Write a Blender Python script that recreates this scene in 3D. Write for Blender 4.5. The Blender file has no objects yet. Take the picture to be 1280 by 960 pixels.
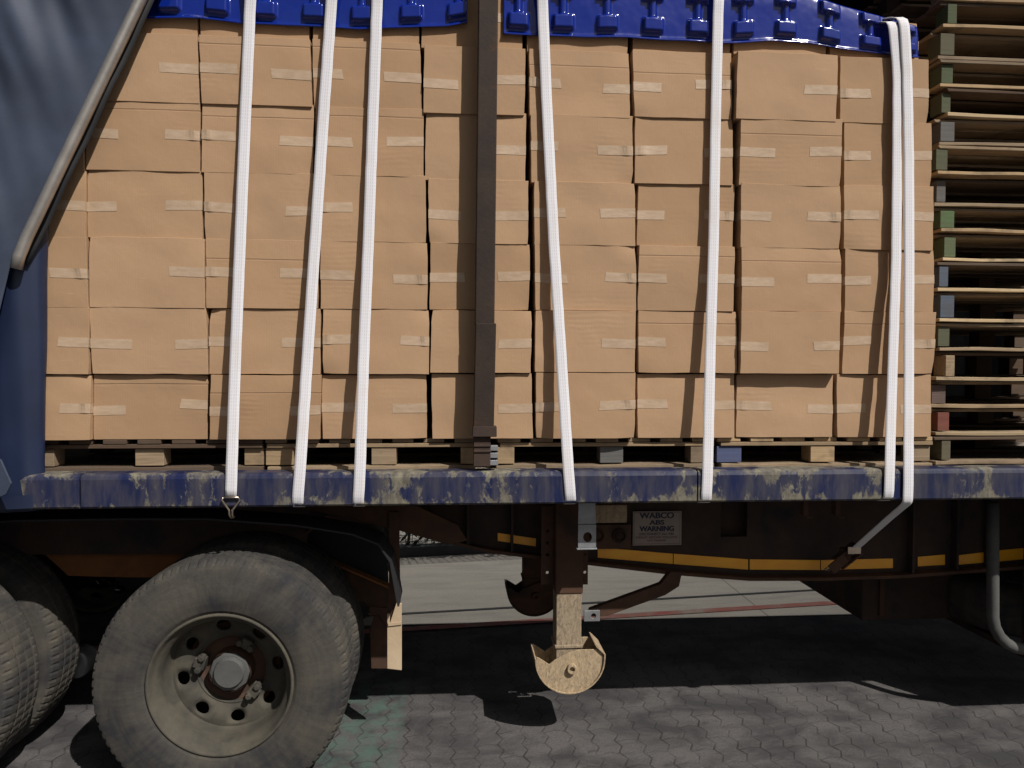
import bpy, bmesh, math, random
import numpy as np
from mathutils import Vector, Matrix, noise
R = math.radians
C = bpy.context.scene.collection
S = bpy.context.scene

# ------------------------------------------------------------------ camera
FPX, YAW, PITCH, ROLL = 930.0, R(4.5), R(-1.54), R(0.25)
CAM = Vector((0, -3.13, 1.80))
fw = Vector((math.sin(YAW)*math.cos(PITCH), math.cos(YAW)*math.cos(PITCH), math.sin(PITCH)))
rt0 = Vector((math.cos(YAW), -math.sin(YAW), 0)); up0 = rt0.cross(fw)
rt = rt0*math.cos(ROLL) + up0*math.sin(ROLL); up = rt.cross(fw)
cd = bpy.data.cameras.new('camera'); co = bpy.data.objects.new('camera', cd); C.objects.link(co)
co.matrix_world = Matrix(((rt.x, up.x, -fw.x, CAM.x), (rt.y, up.y, -fw.y, CAM.y), (rt.z, up.z, -fw.z, CAM.z), (0, 0, 0, 1)))
cd.sensor_width = 36; cd.lens = FPX/1280*36; cd.clip_start = .05; cd.clip_end = 500
S.camera = co

# ------------------------------------------------------------------ sky, sun, exposure
SUN_DIR = Vector((-.55, .74, -1.0)).normalized()
el = math.asin(-SUN_DIR.z); az = math.atan2(-SUN_DIR.x, -SUN_DIR.y)
W = bpy.data.worlds.new('World'); S.world = W; W.use_nodes = True
wn = W.node_tree; bg = wn.nodes['Background']
sky = wn.nodes.new('ShaderNodeTexSky'); sky.sky_type = 'NISHITA'; sky.sun_disc = False
sky.sun_elevation = el; sky.sun_rotation = az; sky.dust_density = 4.0; sky.air_density = 1.0; sky.ozone_density = 1.0
hs = wn.nodes.new('ShaderNodeHueSaturation'); hs.inputs['Saturation'].default_value = .35
wn.links.new(sky.outputs[0], hs.inputs['Color']); wn.links.new(hs.outputs[0], bg.inputs['Color'])
bg.inputs['Strength'].default_value = .037
sl = bpy.data.lights.new('sun', 'SUN'); sl.energy = 4.6; sl.angle = R(.5); sl.color = (1, .955, .885)
so = bpy.data.objects.new('sun', sl); C.objects.link(so); so.location = (6, -8, 12)
so.rotation_euler = SUN_DIR.to_track_quat('-Z', 'Y').to_euler()
S.view_settings.view_transform = 'Standard'; S.view_settings.look = 'None'
S.view_settings.exposure = 0.0; S.view_settings.gamma = 1; S.view_settings.use_curve_mapping = False
S.render.engine = 'CYCLES'
S.cycles.max_bounces = 6; S.cycles.use_denoising = True

# a photograph pixel (1280x960) on the plane Y = y, or on the ground
def P(px, py, Y):
    d = fw*FPX + rt*(px-640) - up*(py-480)
    return CAM + d*((Y-CAM.y)/d.y)
def G(px, py, z=0):
    d = fw*FPX + rt*(px-640) - up*(py-480)
    return CAM + d*((z-CAM.z)/d.z)
def lerp_tab(tab, x):
    return float(np.interp(x, [t[0] for t in tab], [t[1] for t in tab]))

# ------------------------------------------------------------------ mesh helpers
class MB:
    def __init__(s): s.v = []; s.f = []; s.uv = {}
    def add(s, vs, fs):
        b = len(s.v); s.v += [tuple(v) for v in vs]; s.f += [tuple(b+i for i in f) for f in fs]
    def box(s, x0, x1, y0, y1, z0, z1):
        s.add([(x0,y0,z0),(x1,y0,z0),(x1,y1,z0),(x0,y1,z0),(x0,y0,z1),(x1,y0,z1),(x1,y1,z1),(x0,y1,z1)],
              [(0,3,2,1),(4,5,6,7),(0,1,5,4),(1,2,6,5),(2,3,7,6),(3,0,4,7)])
    def prism(s, pts, y0, y1):                    # pts: (x,z) counter-clockwise seen from -Y
        n = len(pts)
        a = sum(pts[i][0]*pts[(i+1) % n][1]-pts[(i+1) % n][0]*pts[i][1] for i in range(n))
        if a < 0: pts = pts[::-1]
        vs = [(p[0], y0, p[1]) for p in pts] + [(p[0], y1, p[1]) for p in pts]
        fs = [tuple(range(n)), tuple(range(2*n-1, n-1, -1))]
        for i in range(n):
            j = (i+1) % n; fs.append((i, n+i, n+j, j))
        s.add(vs, fs)
    def tube(s, path, r, seg=12, caps=True):
        path = [Vector(p) for p in path]; n = len(path); vs = []; fs = []
        ref = None
        for i, p in enumerate(path):
            t = (path[min(i+1, n-1)]-path[max(i-1, 0)]).normalized()
            if ref is None:
                ref = t.orthogonal().normalized()
            a = (ref - t*ref.dot(t)).normalized(); b = t.cross(a); ref = a
            rr = r[i] if isinstance(r, (list, tuple)) else r
            for k in range(seg):
                an = 2*math.pi*k/seg; vs.append(p + (a*math.cos(an)+b*math.sin(an))*rr)
        for i in range(n-1):
            for k in range(seg):
                k2 = (k+1) % seg; fs.append((i*seg+k, i*seg+k2, (i+1)*seg+k2, (i+1)*seg+k))
        if caps: fs += [tuple(range(seg-1, -1, -1)), tuple(range((n-1)*seg, n*seg))]
        s.add(vs, fs)
    def lathe(s, prof, cx, cz, seg=64, y0=0):     # prof: (r, y) round an axis along Y
        n = len(prof); vs = []; fs = []
        for r, y in prof:
            for k in range(seg):
                a = 2*math.pi*k/seg; vs.append((cx+r*math.cos(a), y0+y, cz+r*math.sin(a)))
        for i in range(n-1):
            for k in range(seg):
                k2 = (k+1) % seg; fs.append((i*seg+k, i*seg+k2, (i+1)*seg+k2, (i+1)*seg+k))
        s.add(vs, fs)
    def build(s, name, mat, parent=None, bevel=0, seg=2, smooth=False, loc=None, fix=True):
        me = bpy.data.meshes.new(name)
        vs = s.v
        if loc is not None: vs = [(v[0]-loc[0], v[1]-loc[1], v[2]-loc[2]) for v in s.v]
        me.from_pydata(vs, [], s.f); me.update()
        if fix:
            bm = bmesh.new(); bm.from_mesh(me); bmesh.ops.recalc_face_normals(bm, faces=bm.faces); bm.to_mesh(me); bm.free()
        me.materials.append(mat)
        o = bpy.data.objects.new(name, me); C.objects.link(o)
        if loc is not None: o.location = loc
        if parent is not None: o.parent = parent
        if smooth: me.shade_smooth()
        if bevel:
            m = o.modifiers.new('bevel', 'BEVEL'); m.width = bevel; m.segments = seg; m.limit_method = 'ANGLE'; m.angle_limit = R(35)
            m.harden_normals = True; me.shade_smooth()
        return o

def tag(o, label=None, cat=None, group=None, kind=None):
    if label: o['label'] = label
    if cat: o['category'] = cat
    if group: o['group'] = group
    if kind: o['kind'] = kind
    return o
def empty(name, loc=(0, 0, 0)):
    o = bpy.data.objects.new(name, None); C.objects.link(o); o.location = loc; o.empty_display_size = .2; return o

# ------------------------------------------------------------------ materials
class M:
    def __init__(s, name, rough=.7, metal=0, spec=.5):
        s.m = bpy.data.materials.new(name); s.m.use_nodes = True; s.nt = s.m.node_tree
        s.b = s.nt.nodes['Principled BSDF']; s.b.inputs['Roughness'].default_value = rough
        s.b.inputs['Metallic'].default_value = metal; s.b.inputs['Specular IOR Level'].default_value = spec
        s._co = None
    def n(s, t, **k):
        o = s.nt.nodes.new(t)
        for a, v in k.items(): setattr(o, a, v)
        return o
    def l(s, a, b): s.nt.links.new(a, b)
    def inp(s, sock, v):
        if hasattr(v, 'is_linked') or isinstance(v, bpy.types.NodeSocket): s.l(v, sock)
        elif isinstance(v, (tuple, list)): sock.default_value = (*v, 1) if len(v) == 3 and len(sock.default_value) == 4 else v
        elif sock.type == 'RGBA': sock.default_value = (v, v, v, 1)
        else: sock.default_value = v
    def co(s, kind='Object', scale=(1, 1, 1), rot=(0, 0, 0), loc=(0, 0, 0)):
        if s._co is None: s._co = s.n('ShaderNodeTexCoord')
        mp = s.n('ShaderNodeMapping'); s.l(s._co.outputs[kind], mp.inputs[0])
        mp.inputs['Scale'].default_value = scale; mp.inputs['Rotation'].default_value = rot; mp.inputs['Location'].default_value = loc
        return mp.outputs[0]
    def pos(s, scale=(1, 1, 1)):
        g = s.n('ShaderNodeNewGeometry'); mp = s.n('ShaderNodeMapping'); s.l(g.outputs['Position'], mp.inputs[0])
        mp.inputs['Scale'].default_value = scale; return mp.outputs[0]
    def noise(s, vec, sc=5, det=4, rough=.55, dist=0):
        o = s.n('ShaderNodeTexNoise'); s.l(vec, o.inputs['Vector']); o.inputs['Scale'].default_value = sc
        o.inputs['Detail'].default_value = det; o.inputs['Roughness'].default_value = rough; o.inputs['Distortion'].default_value = dist
        return o.outputs['Fac']
    def ramp(s, f, stops):
        o = s.n('ShaderNodeValToRGB'); s.l(f, o.inputs[0]); e = o.color_ramp.elements
        while len(e) < len(stops): e.new(.5)
        for i, (p, c) in enumerate(stops):
            e[i].position = p; e[i].color = (c, c, c, 1) if not isinstance(c, (tuple, list)) else (*c, 1)
        return o.outputs[0]
    def mix(s, f, a, b, mode='MIX'):
        o = s.n('ShaderNodeMix', data_type='RGBA', blend_type=mode)
        s.inp(o.inputs[0], f); s.inp(o.inputs[6], a); s.inp(o.inputs[7], b); return o.outputs[2]
    def math(s, op, a, b=0, c=0):
        o = s.n('ShaderNodeMath', operation=op)
        s.inp(o.inputs[0], a); s.inp(o.inputs[1], b); s.inp(o.inputs[2], c); return o.outputs[0]
    def sep(s, v):
        o = s.n('ShaderNodeSeparateXYZ'); s.l(v, o.inputs[0]); return o.outputs
    def comb(s, x, y, z=0):
        o = s.n('ShaderNodeCombineXYZ'); s.inp(o.inputs[0], x); s.inp(o.inputs[1], y); s.inp(o.inputs[2], z); return o.outputs[0]
    def rnd(s): return s.n('ShaderNodeObjectInfo').outputs['Random']
    def color(s, c): s.inp(s.b.inputs['Base Color'], c)
    def rough(s, c): s.inp(s.b.inputs['Roughness'], c)
    def bump(s, h, st=.3, d=.01):
        o = s.n('ShaderNodeBump'); o.inputs['Strength'].default_value = st; o.inputs['Distance'].default_value = d
        s.l(h, o.inputs['Height'])
        if s.b.inputs['Normal'].is_linked: s.l(s.b.inputs['Normal'].links[0].from_socket, o.inputs['Normal'])
        s.l(o.outputs[0], s.b.inputs['Normal'])

def mat_cardboard():
    m = M('cardboard', .82, spec=.25); r = m.rnd()
    base = m.mix(r, (.362, .232, .134), (.432, .284, .174))
    p = m.pos(); fib = m.noise(m.pos((40, 40, 6)), 6, 3); big = m.noise(p, 2.5, 4)
    c = m.mix(m.math('MULTIPLY', fib, .25), base, (.30, .17, .09))
    c = m.mix(m.ramp(big, [(.42, 0.), (.72, .35)]), c, (.30, .185, .11))
    scuff = m.ramp(m.noise(m.pos((1, 1, 6)), 9, 5, .6), [(.66, 0.), (.75, .35)])
    c = m.mix(scuff, c, (.5, .35, .23)); m.color(c)
    ox, oy, oz = m.sep(m.co('Object'))
    r2 = m.math('FRACT', m.math('MULTIPLY', r, 17.3)); r3 = m.math('FRACT', m.math('MULTIPLY', r, 53.7))
    zl = m.math('ADD', m.math('MULTIPLY', r2, .07), .185)
    dz_ = m.math('ABSOLUTE', m.math('SUBTRACT', m.math('ADD', oz, m.math('MULTIPLY', m.math('SUBTRACT', m.noise(p, 3, 2), .5), .006)), zl))
    crease = m.math('MULTIPLY', m.ramp(dz_, [(0., 1.), (.0022, 0.)]), m.math('GREATER_THAN', r3, .80))
    low = m.math('MULTIPLY', m.math('LESS_THAN', oz, zl), m.math('GREATER_THAN', r3, .80))
    c = m.mix(m.math('MULTIPLY', low, .10), c, (.25, .13, .06)); c = m.mix(m.math('MULTIPLY', crease, .45), c, (.16, .09, .05))
    wr = m.n('ShaderNodeTexWave', wave_type='BANDS', bands_direction='Z'); m.l(m.pos((.6, .6, 1)), wr.inputs['Vector']); wr.inputs['Scale'].default_value = 14; wr.inputs['Distortion'].default_value = 5; wr.inputs['Detail'].default_value = 3; wr.inputs['Detail Scale'].default_value = .7
    wmask = m.ramp(m.noise(m.pos((1, 1, 1)), 4.3, 3), [(.56, 0.), (.72, 1.)])
    m.color(c); m.bump(m.math('MULTIPLY', wr.outputs['Fac'], wmask), .10, .004); m.bump(crease, .5, -.003)
    w = m.n('ShaderNodeTexWave', wave_type='BANDS', bands_direction='X'); m.l(p, w.inputs['Vector']); w.inputs['Scale'].default_value = 45; w.inputs['Distortion'].default_value = .6
    m.bump(w.outputs['Fac'], .045, .002); m.bump(m.noise(p, 11, 4), .16, .014); return m.m
def mat_tape():
    m = M('packing_tape', .38, spec=.5); n = m.noise(m.pos((1, 1, 3)), 22, 4)
    m.color(m.mix(m.ramp(n, [(.35, 0.), (.7, 1.)]), (.415, .298, .20), (.485, .36, .258))); m.bump(m.noise(m.pos((1, 1, 2)), 30, 3), .25, .004); return m.m
def mat_web():
    m = M('white_webbing', .75, spec=.3); u, v, _ = m.sep(m.co('UV'))
    st = m.math('FRACT', m.math('MULTIPLY', u, 5)); line = m.math('LESS_THAN', m.math('ABSOLUTE', m.math('SUBTRACT', st, .5)), .13)
    dots = m.math('GREATER_THAN', m.math('FRACT', m.math('MULTIPLY', v, 70)), .30)
    f = m.math('MULTIPLY', line, dots)
    dirt = m.ramp(m.noise(m.pos((2, 2, 1)), 5, 5, .6), [(.5, 0.), (.8, .45)])
    c = m.mix(m.math('MULTIPLY', f, .48), (.69, .68, .715), (.36, .36, .44)); c = m.mix(dirt, c, (.55, .47, .39)); m.color(c)
    rib = m.math('SINE', m.math('MULTIPLY', v, 900)); m.bump(line, .25, -.0015); return m.m
def mat_blue():
    m = M('blue_plastic', .17, spec=.6); p = m.pos()
    m.color(m.mix(m.ramp(m.noise(p, 6, 5), [(.55, 0.), (.8, .5)]), (.004, .018, .20), (.010, .034, .20)))
    m.rough(m.ramp(m.noise(p, 9, 5, .6), [(.3, .08), (.75, .20)])); m.bump(m.noise(p, 9, 2), .35, .012); return m.m
def mat_navy_chipped():
    m = M('chipped_navy_paint', .5, spec=.4); p = m.pos()
    z = m.sep(p)[2]
    big = m.noise(m.pos((1, 1, .5)), 3.1, 3, .5); fine = m.noise(m.pos((1, 1, .5)), 25, 8, .74, .3)
    edge = m.ramp(m.math('ABSOLUTE', m.math('SUBTRACT', z, 1.282)), [(.03, -.02), (.085, .085)])
    s_ = m.math('ADD', m.math('ADD', m.math('MULTIPLY', big, .75), m.math('MULTIPLY', fine, .52)), edge)
    chip = m.ramp(s_, [(.676, 0.), (.722, 1.)])
    blue = m.mix(m.ramp(m.noise(p, 4, 5), [(.3, 0.), (.75, 1.)]), (.006, .012, .062), (.020, .024, .050))
    rust = m.mix(m.ramp(m.noise(m.pos((1, 1, .6)), 26, 5, .7), [(.35, 0.), (.62, 1.)]), (.225, .208, .15), (.085, .074, .062))
    c = m.mix(chip, blue, rust)
    grime = m.ramp(m.noise(m.pos((4, 1, .8)), 3, 6, .65), [(.42, 0.), (.72, .75)])
    c = m.mix(grime, c, (.10, .09, .085)); m.color(c)
    m.rough(m.mix(chip, .36, .85)); m.bump(chip, .35, -.002); m.bump(m.noise(p, 9, 3), .15, .006); return m.m
def mat_rust(name, a, b, c_=None, rough=.85, dust=0, dustc=(.42, .30, .18)):
    m = M(name, rough, spec=.25); p = m.pos()
    c = m.mix(m.ramp(m.noise(p, 6, 7, .65), [(.35, 0.), (.68, 1.)]), a, b)
    if c_: c = m.mix(m.ramp(m.noise(m.pos((1.3, 1, .8)), 3.1, 5, .6, .6), [(.55, 0.), (.68, .9)]), c, c_)
    if dust:
        d = m.ramp(m.noise(m.pos((16, 16, 7)), 5, 7, .75, .8), [(.5-dust, 1.), (.66, 0.)]); c = m.mix(d, c, dustc)
    m.color(c); m.bump(m.noise(p, 60, 5, .7), .35, .004); return m.m
def mat_wood(name, a, b, rough=.85):
    m = M(name, rough, spec=.2); r = m.rnd(); p = m.pos((1.2, 14, 22))
    g = m.noise(p, 4, 6, .65, .8); c = m.mix(m.ramp(g, [(.3, 0.), (.7, 1.)]), a, b)
    c = m.mix(m.math('MULTIPLY', r, .65), c, (.13, .10, .075))
    c = m.mix(m.ramp(m.noise(m.pos(), 7, 5, .65), [(.52, 0.), (.72, .7)]), c, (.10, .075, .055))
    m.color(c); m.bump(g, .4, .004); return m.m
def mat_tyre():
    m = M('dusty_rubber', .9, spec=.2); p = m.co('Object'); x, y, z = m.sep(p)
    r = m.math('SQRT', m.math('ADD', m.math('MULTIPLY', x, x), m.math('MULTIPLY', z, z)))
    an = m.math('ARCTAN2', z, x)
    pol = m.comb(m.math('MULTIPLY', an, 2.2), m.math('MULTIPLY', r, 9), y)
    ring = m.noise(m.comb(m.math('MULTIPLY', an, .25), m.math('MULTIPLY', r, 30), 0), 1.7, 5, .6)
    streak = m.noise(m.comb(m.math('MULTIPLY', an, 7), m.math('MULTIPLY', r, 3), 0), 3, 5, .7)
    blot = m.noise(p, 4.5, 5, .6, .6)
    f = m.math('ADD', m.math('MULTIPLY', ring, .16), m.math('ADD', m.math('MULTIPLY', streak, .26), m.math('MULTIPLY', blot, .64)))
    c = m.mix(m.ramp(f, [(.42, 0.), (.66, 1.)]), (.030, .030, .033), (.078, .070, .058))
    # scratches
    v = m.n('ShaderNodeTexVoronoi', feature='DISTANCE_TO_EDGE'); m.l(pol, v.inputs['Vector']); v.inputs['Scale'].default_value = 5
    c = m.mix(m.math('MULTIPLY', m.ramp(v.outputs['Distance'], [(0., 1.), (.012, 0.)]), m.ramp(blot, [(.40, 0.), (.6, .5)])), c, (.13, .12, .10))
    m.color(c); m.bump(m.noise(p, 60, 4), .2, .003); return m.m
def mat_plain(name, c, rough=.6, metal=0, var=.25, sc=8, bump=.1):
    m = M(name, rough, metal); p = m.pos(); d = tuple(x*(1-var) for x in c)
    m.color(m.mix(m.ramp(m.noise(p, sc, 5, .6), [(.3, 0.), (.7, 1.)]), c, d))
    m.bump(m.noise(p, sc*5, 4), bump, .004); return m.m
def mat_paver():
    m = M('zigzag_pavers', .8, spec=.3); p = m.pos(); x, y, z = m.sep(p)
    A, B = .20, .10                                 # paver length along X, width along Y
    # rows run towards the truck; both joints zigzag
    tri = lambda s_, per, amp: m.math('MULTIPLY', m.math('SUBTRACT', m.math('ABSOLUTE', m.math('SUBTRACT', m.math('MULTIPLY', m.math('FRACT', m.math('DIVIDE', s_, per)), 2), 1)), .5), amp*2)
    wob = m.math('MULTIPLY', m.math('SUBTRACT', m.noise(p, 9, 2), .5), .012)
    u = m.math('ADD', m.math('ADD', x, wob), tri(y, .112, .013)); v = m.math('ADD', y, tri(x, .112, .010))
    ui = m.math('DIVIDE', u, .112); row = m.math('FLOOR', ui)
    du = m.math('SUBTRACT', .5, m.math('ABSOLUTE', m.math('SUBTRACT', m.math('FRACT', ui), .5)))
    vi = m.math('ADD', m.math('DIVIDE', v, .224), m.math('MULTIPLY', row, .5)); col = m.math('FLOOR', vi)
    dv = m.math('SUBTRACT', .5, m.math('ABSOLUTE', m.math('SUBTRACT', m.math('FRACT', vi), .5)))
    j1 = m.ramp(du, [(.028, 1.), (.055, 0.)]); j2 = m.ramp(dv, [(.012, .55), (.026, 0.)])
    joint = m.math('MAXIMUM', j1, j2)
    wnz = m.n('ShaderNodeTexWhiteNoise', noise_dimensions='2D'); m.l(m.comb(row, col), wnz.inputs['Vector'])
    tone = m.ramp(wnz.outputs['Value'], [(0., .93), (1., 1.06)])
    grit = m.noise(p, 90, 5, .7); stain = m.noise(m.pos((1, 1.6, 1)), 2.2, 6, .62, .5)
    c = m.mix(m.ramp(grit, [(.3, 0.), (.7, 1.)]), (.066, .062, .063), (.125, .117, .115))
    c = m.mix(1., c, tone, 'MULTIPLY')
    c = m.mix(m.ramp(stain, [(.42, 0.), (.60, .85)]), c, (.036, .034, .038))
    c = m.mix(m.ramp(m.noise(p, 3.1, 4), [(.55, 0.), (.75, .4)]), c, (.14, .13, .122)); c = m.mix(m.ramp(m.noise(p, 13, 5, .7), [(.60, 0.), (.72, .75)]), c, (.03, .028, .03)); c = m.mix(m.ramp(m.noise(m.pos((.35, 2.2, 1)), 3.3, 4, .6), [(.55, 0.), (.7, .5)]), c, (.05, .047, .048))
    # faded teal paint left of the landing leg
    gx, gy = G(455, 925).x, G(455, 925).y
    msk = m.math('MULTIPLY', m.ramp(m.math('ABSOLUTE', m.math('SUBTRACT', x, gx-.05)), [(.20, 1.), (.24, 0.)]), m.ramp(m.noise(p, 11, 4), [(.38, .0), (.62, .55)]))
    msk = m.math('MULTIPLY', msk, m.ramp(m.math('ABSOLUTE', m.math('SUBTRACT', y, gy)), [(.55, 1.), (.8, 0.)]))
    c = m.mix(msk, c, (.07, .14, .115))
    jm = m.math('MULTIPLY', joint, m.ramp(m.noise(p, 7, 5, .65), [(.40, .12), (.66, .9)]))
    c = m.mix(jm, c, (.022, .02, .019)); m.color(c)
    m.bump(joint, .4, -.005); m.bump(grit, .35, .003); return m.m
def mat_concrete():
    m = M('concrete', .85, spec=.3); p = m.pos(); x, y, z = m.sep(p)
    c = m.mix(m.ramp(m.noise(p, 55, 6, .7), [(.3, 0.), (.7, 1.)]), (.46, .43, .39), (.56, .53, .48))
    c = m.mix(m.ramp(m.noise(m.pos((.5, 2.4, 1)), 3, 6, .65, .5), [(.45, 0.), (.75, .65)]), c, (.30, .285, .27))
    br = m.n('ShaderNodeTexBrick'); m.l(m.pos(), br.inputs['Vector']); br.inputs['Scale'].default_value = 1; br.inputs['Brick Width'].default_value = 1.5; br.inputs['Row Height'].default_value = 6.
    br.inputs['Mortar Size'].default_value = .006
    c = m.mix(m.math('MULTIPLY', br.outputs['Fac'], .7), c, (.16, .15, .14))
    spot = m.ramp(m.noise(p, 8, 3), [(.72, 0.), (.76, .6)]); c = m.mix(spot, c, (.2, .18, .17))
    m.color(c); m.bump(m.noise(p, 40, 5, .7), .3, .004); return m.m
def mat_refl():
    m = M('reflective_orange', .32, spec=.6); p = m.pos()
    c = m.mix(m.ramp(m.noise(m.pos((1, 1, 2)), 9, 5), [(.4, 0.), (.75, 1.)]), (1.0, .47, .025), (.92, .36, .02)); m.color(c)
    m.bump(m.noise(p, 40, 2), .1, .002); return m.m

K = {}
K['card'] = mat_cardboard(); K['tape'] = mat_tape(); K['web'] = mat_web(); K['blue'] = mat_blue(); K['navy'] = mat_navy_chipped()
K['rust'] = mat_rust('rusty_steel', (.052, .030, .021), (.095, .048, .029), (.035, .026, .023))
K['rustdark'] = mat_rust('dark_chassis_steel', (.035, .027, .025), (.065, .04, .03), (.022, .022, .026))
K['rustorange'] = mat_rust('orange_rust', (.15, .062, .025), (.24, .10, .035), (.09, .045, .025))
K['dusty'] = mat_rust('dusty_steel', (.14, .115, .085), (.27, .21, .14), (.10, .09, .075), .9, .12, (.46, .345, .22))
K['lit_legdust'] = mat_rust('lit_leg_dust', (.085, .072, .058), (.17, .138, .10), (.06, .055, .05), .9, .10, (.34, .265, .18))  # leg dust, paled as the sunlit tone below the deck's shadow
K['tan'] = mat_rust('lit_bracket', (.44, .33, .22), (.53, .41, .285), None, .9)
K['post'] = mat_rust('brown_post_paint', (.026, .018, .015), (.045, .029, .022), (.085, .036, .017), .72)
K['galv'] = mat_plain('galvanised_steel', (.34, .35, .37), .45, .55, .35, 14)
K['bright'] = mat_plain('zinc_plated', (.62, .52, .42), .28, .9, .3, 20)
K['pole'] = mat_plain('dull_aluminium', (.50, .47, .44), .38, .75, .3, 9)
K['tyre'] = mat_tyre()
K['rim'] = mat_rust('dusty_rim', (.054, .050, .042), (.100, .089, .068), (.030, .030, .029), .85, .0, (.12, .105, .08))
K['hub'] = mat_rust('rusty_hub', (.075, .04, .027), (.11, .062, .04), (.05, .034, .026), .8)
K['cap'] = mat_rust('grey_hub_cap', (.07, .071, .07), (.105, .104, .10), None, .75)
K['black'] = mat_plain('black_rubber', (.014, .014, .017), .7, 0, .4, 6)
K['dark'] = mat_plain('dark_interior', (.02, .018, .018), .9, 0, .4, 4)
K['pvcgrey'] = mat_plain('grey_blue_pvc', (.046, .060, .098), .62, 0, .45, 3.2, .05)
K['pvcgrey'].node_tree.nodes['Principled BSDF'].inputs['Specular IOR Level'].default_value = .3
K['pvcnavy'] = mat_plain('navy_pvc', (.012, .021, .058), .42, 0, .35, 3, .05)
K['deck'] = mat_rust('dusty_deck', (.20, .175, .145), (.30, .26, .21), (.12, .11, .1))
K['wood'] = mat_wood('pallet_wood', (.48, .34, .19), (.32, .22, .13))
K['woodold'] = mat_wood('weathered_wood', (.38, .285, .185), (.23, .165, .105))
K['woodpale'] = mat_wood('pale_new_wood', (.68, .52, .32), (.54, .39, .22))
K['wooddark'] = mat_wood('dark_wood', (.10, .062, .04), (.06, .04, .03))  # dark tone paints shade into the pallets' inner boards and blocks
for nm, c in (('green', (.075, .105, .058)), ('leafgreen', (.07, .20, .07)), ('bluep', (.035, .10, .30)), ('redp', (.20, .065, .05)), ('greyp', (.13, .135, .14)), ('steelblue', (.09, .12, .17))):
    K[nm] = mat_wood('painted_block_'+nm, c, tuple(x*.7 for x in c))
K['paver'] = mat_paver(); K['concrete'] = mat_concrete(); K['refl'] = mat_refl()
K['redline'] = mat_rust('faded_red_paint', (.42, .13, .115), (.36, .22, .19), (.40, .34, .3), .8)
K['sign'] = mat_plain('faded_sign', (.31, .25, .21), .5, 0, .22, 5, .03)
K['ink'] = mat_plain('dark_blue_ink', (.015, .016, .04), .6, 0, .2, 5, 0)
K['inkb'] = mat_plain('faded_brown_ink', (.13, .065, .05), .6, 0, .2, 5, 0)
K['fence'] = mat_plain('dark_green_wire', (.035, .05, .055), .5, .3, .3, 5)
K['kerb'] = mat_plain('dark_kerb', (.06, .065, .075), .85, 0, .3, 9)
K['leaf'] = mat_plain('hedge_leaf', (.03, .045, .02), .6, 0, .5, 9)
K['stem'] = mat_plain('hedge_stem', (.09, .06, .04), .9, 0, .3, 9)

# ------------------------------------------------------------------ the ground
def sheet(name, x0, x1, y0, y1, z, mat):
    b = MB(); b.add([(x0, y0, z), (x1, y0, z), (x1, y1, z), (x0, y1, z)], [(0, 1, 2, 3)])
    return tag(b.build(name, mat, fix=False), kind='structure')
sheet('paved_yard', -80, 80, -80, 80, 0, K['paver'])
YC = 1.985  # edge set at the trailer's shadow line, so dark pavers deepen the shade
sheet('concrete_apron', -40, 40, YC, 40, .004, K['concrete'])
a, b_ = G(500, 788), G(1018, 756)
mb = MB(); dirx = (b_-a)/(b_.x-a.x)
p0, p1 = a + dirx*(-6), a + dirx*12
mb.add([(p0.x, p0.y-.04, .008), (p1.x, p1.y-.04, .008), (p1.x, p1.y+.04, .008), (p0.x, p0.y+.04, .008)], [(0, 1, 2, 3)])
tag(mb.build('painted_red_line', K['redline'], fix=False), kind='structure')
mb = MB(); q0, q1 = a + dirx*(-6), a + dirx*12
mb.add([(q0.x, q0.y+.30, .008), (q1.x, q1.y+.30, .008), (q1.x, q1.y+.335, .008), (q0.x, q0.y+.335, .008)], [(0, 1, 2, 3)])
tag(mb.build('drain_groove', K['kerb'], fix=False), kind='structure')

# ------------------------------------------------------------------ trailer (one thing)
TR = empty('curtain_trailer', (0, 1.25, 0))
tag(TR, 'navy curtain-sided flatbed trailer with chipped side rail, dusty dual wheels and lowered landing legs', 'trailer')
def part(mb, name, mat, parent=None, **k):
    o = mb.build(name, mat, **k)
    pa = parent or TR
    o.parent = pa
    if pa is TR:
        o.matrix_parent_inverse = Matrix.Translation((0, -1.25, 0))
    else:
        o.matrix_parent_inverse = (parent_world(pa)).inverted()
    return o
def parent_world(o):
    return Matrix.Translation(o.location)
XL, XR = -4.6, 5.2
ZT, ZB = 1.345, 1.205
ZD = 1.332
b = MB()                                            # side rail with a rounded top edge
prof = [(0.0, ZB), (0.004, ZB-.004), (.0, ZB+.012)]
pr = [(.10, ZB), (.006, ZB), (.0, ZB+.008), (0, ZT-.022), (.004, ZT-.010), (.011, ZT-.003), (.022, ZT), (.10, ZT)]
seams = [XL] + [P(x, 610, 0).x for x in (-160, 100, 367, 444, 872, 1103, 1500)] + [XR]
def rail(x0, x1):
    n = len(pr); vs = [(x0, p[0], p[1]) for p in pr] + [(x1, p[0], p[1]) for p in pr]
    b.add(vs, [(i, i+1, n+i+1, n+i) for i in range(n-1)] + [(n-1, 0, n, 2*n-1), tuple(range(n)), tuple(range(2*n-1, n-1, -1))])
for i in range(len(seams)-1): rail(seams[i]+.0035, seams[i+1]-.0035)
b.box(XL, XR, .012, .099, ZB+.006, ZT-.006)
part(b, 'side_rail', K['navy'])
b = MB()
for y0 in np.arange(.104, 2.4, .20): b.box(XL, XR, y0, y0+.196, ZD-.028, ZD)
part(b, 'deck_floor', K['deck'], bevel=.002)
b = MB(); b.box(XL, XR, 2.42, 2.5, ZB, ZT); part(b, 'far_rail', K['navy'])
b = MB()
for x in np.arange(XL+.2, XR, .45): b.box(x, x+.05, .13, 2.40, 1.19, ZD-.032)
part(b, 'crossmember', K['rustdark'])
b = MB()
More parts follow.
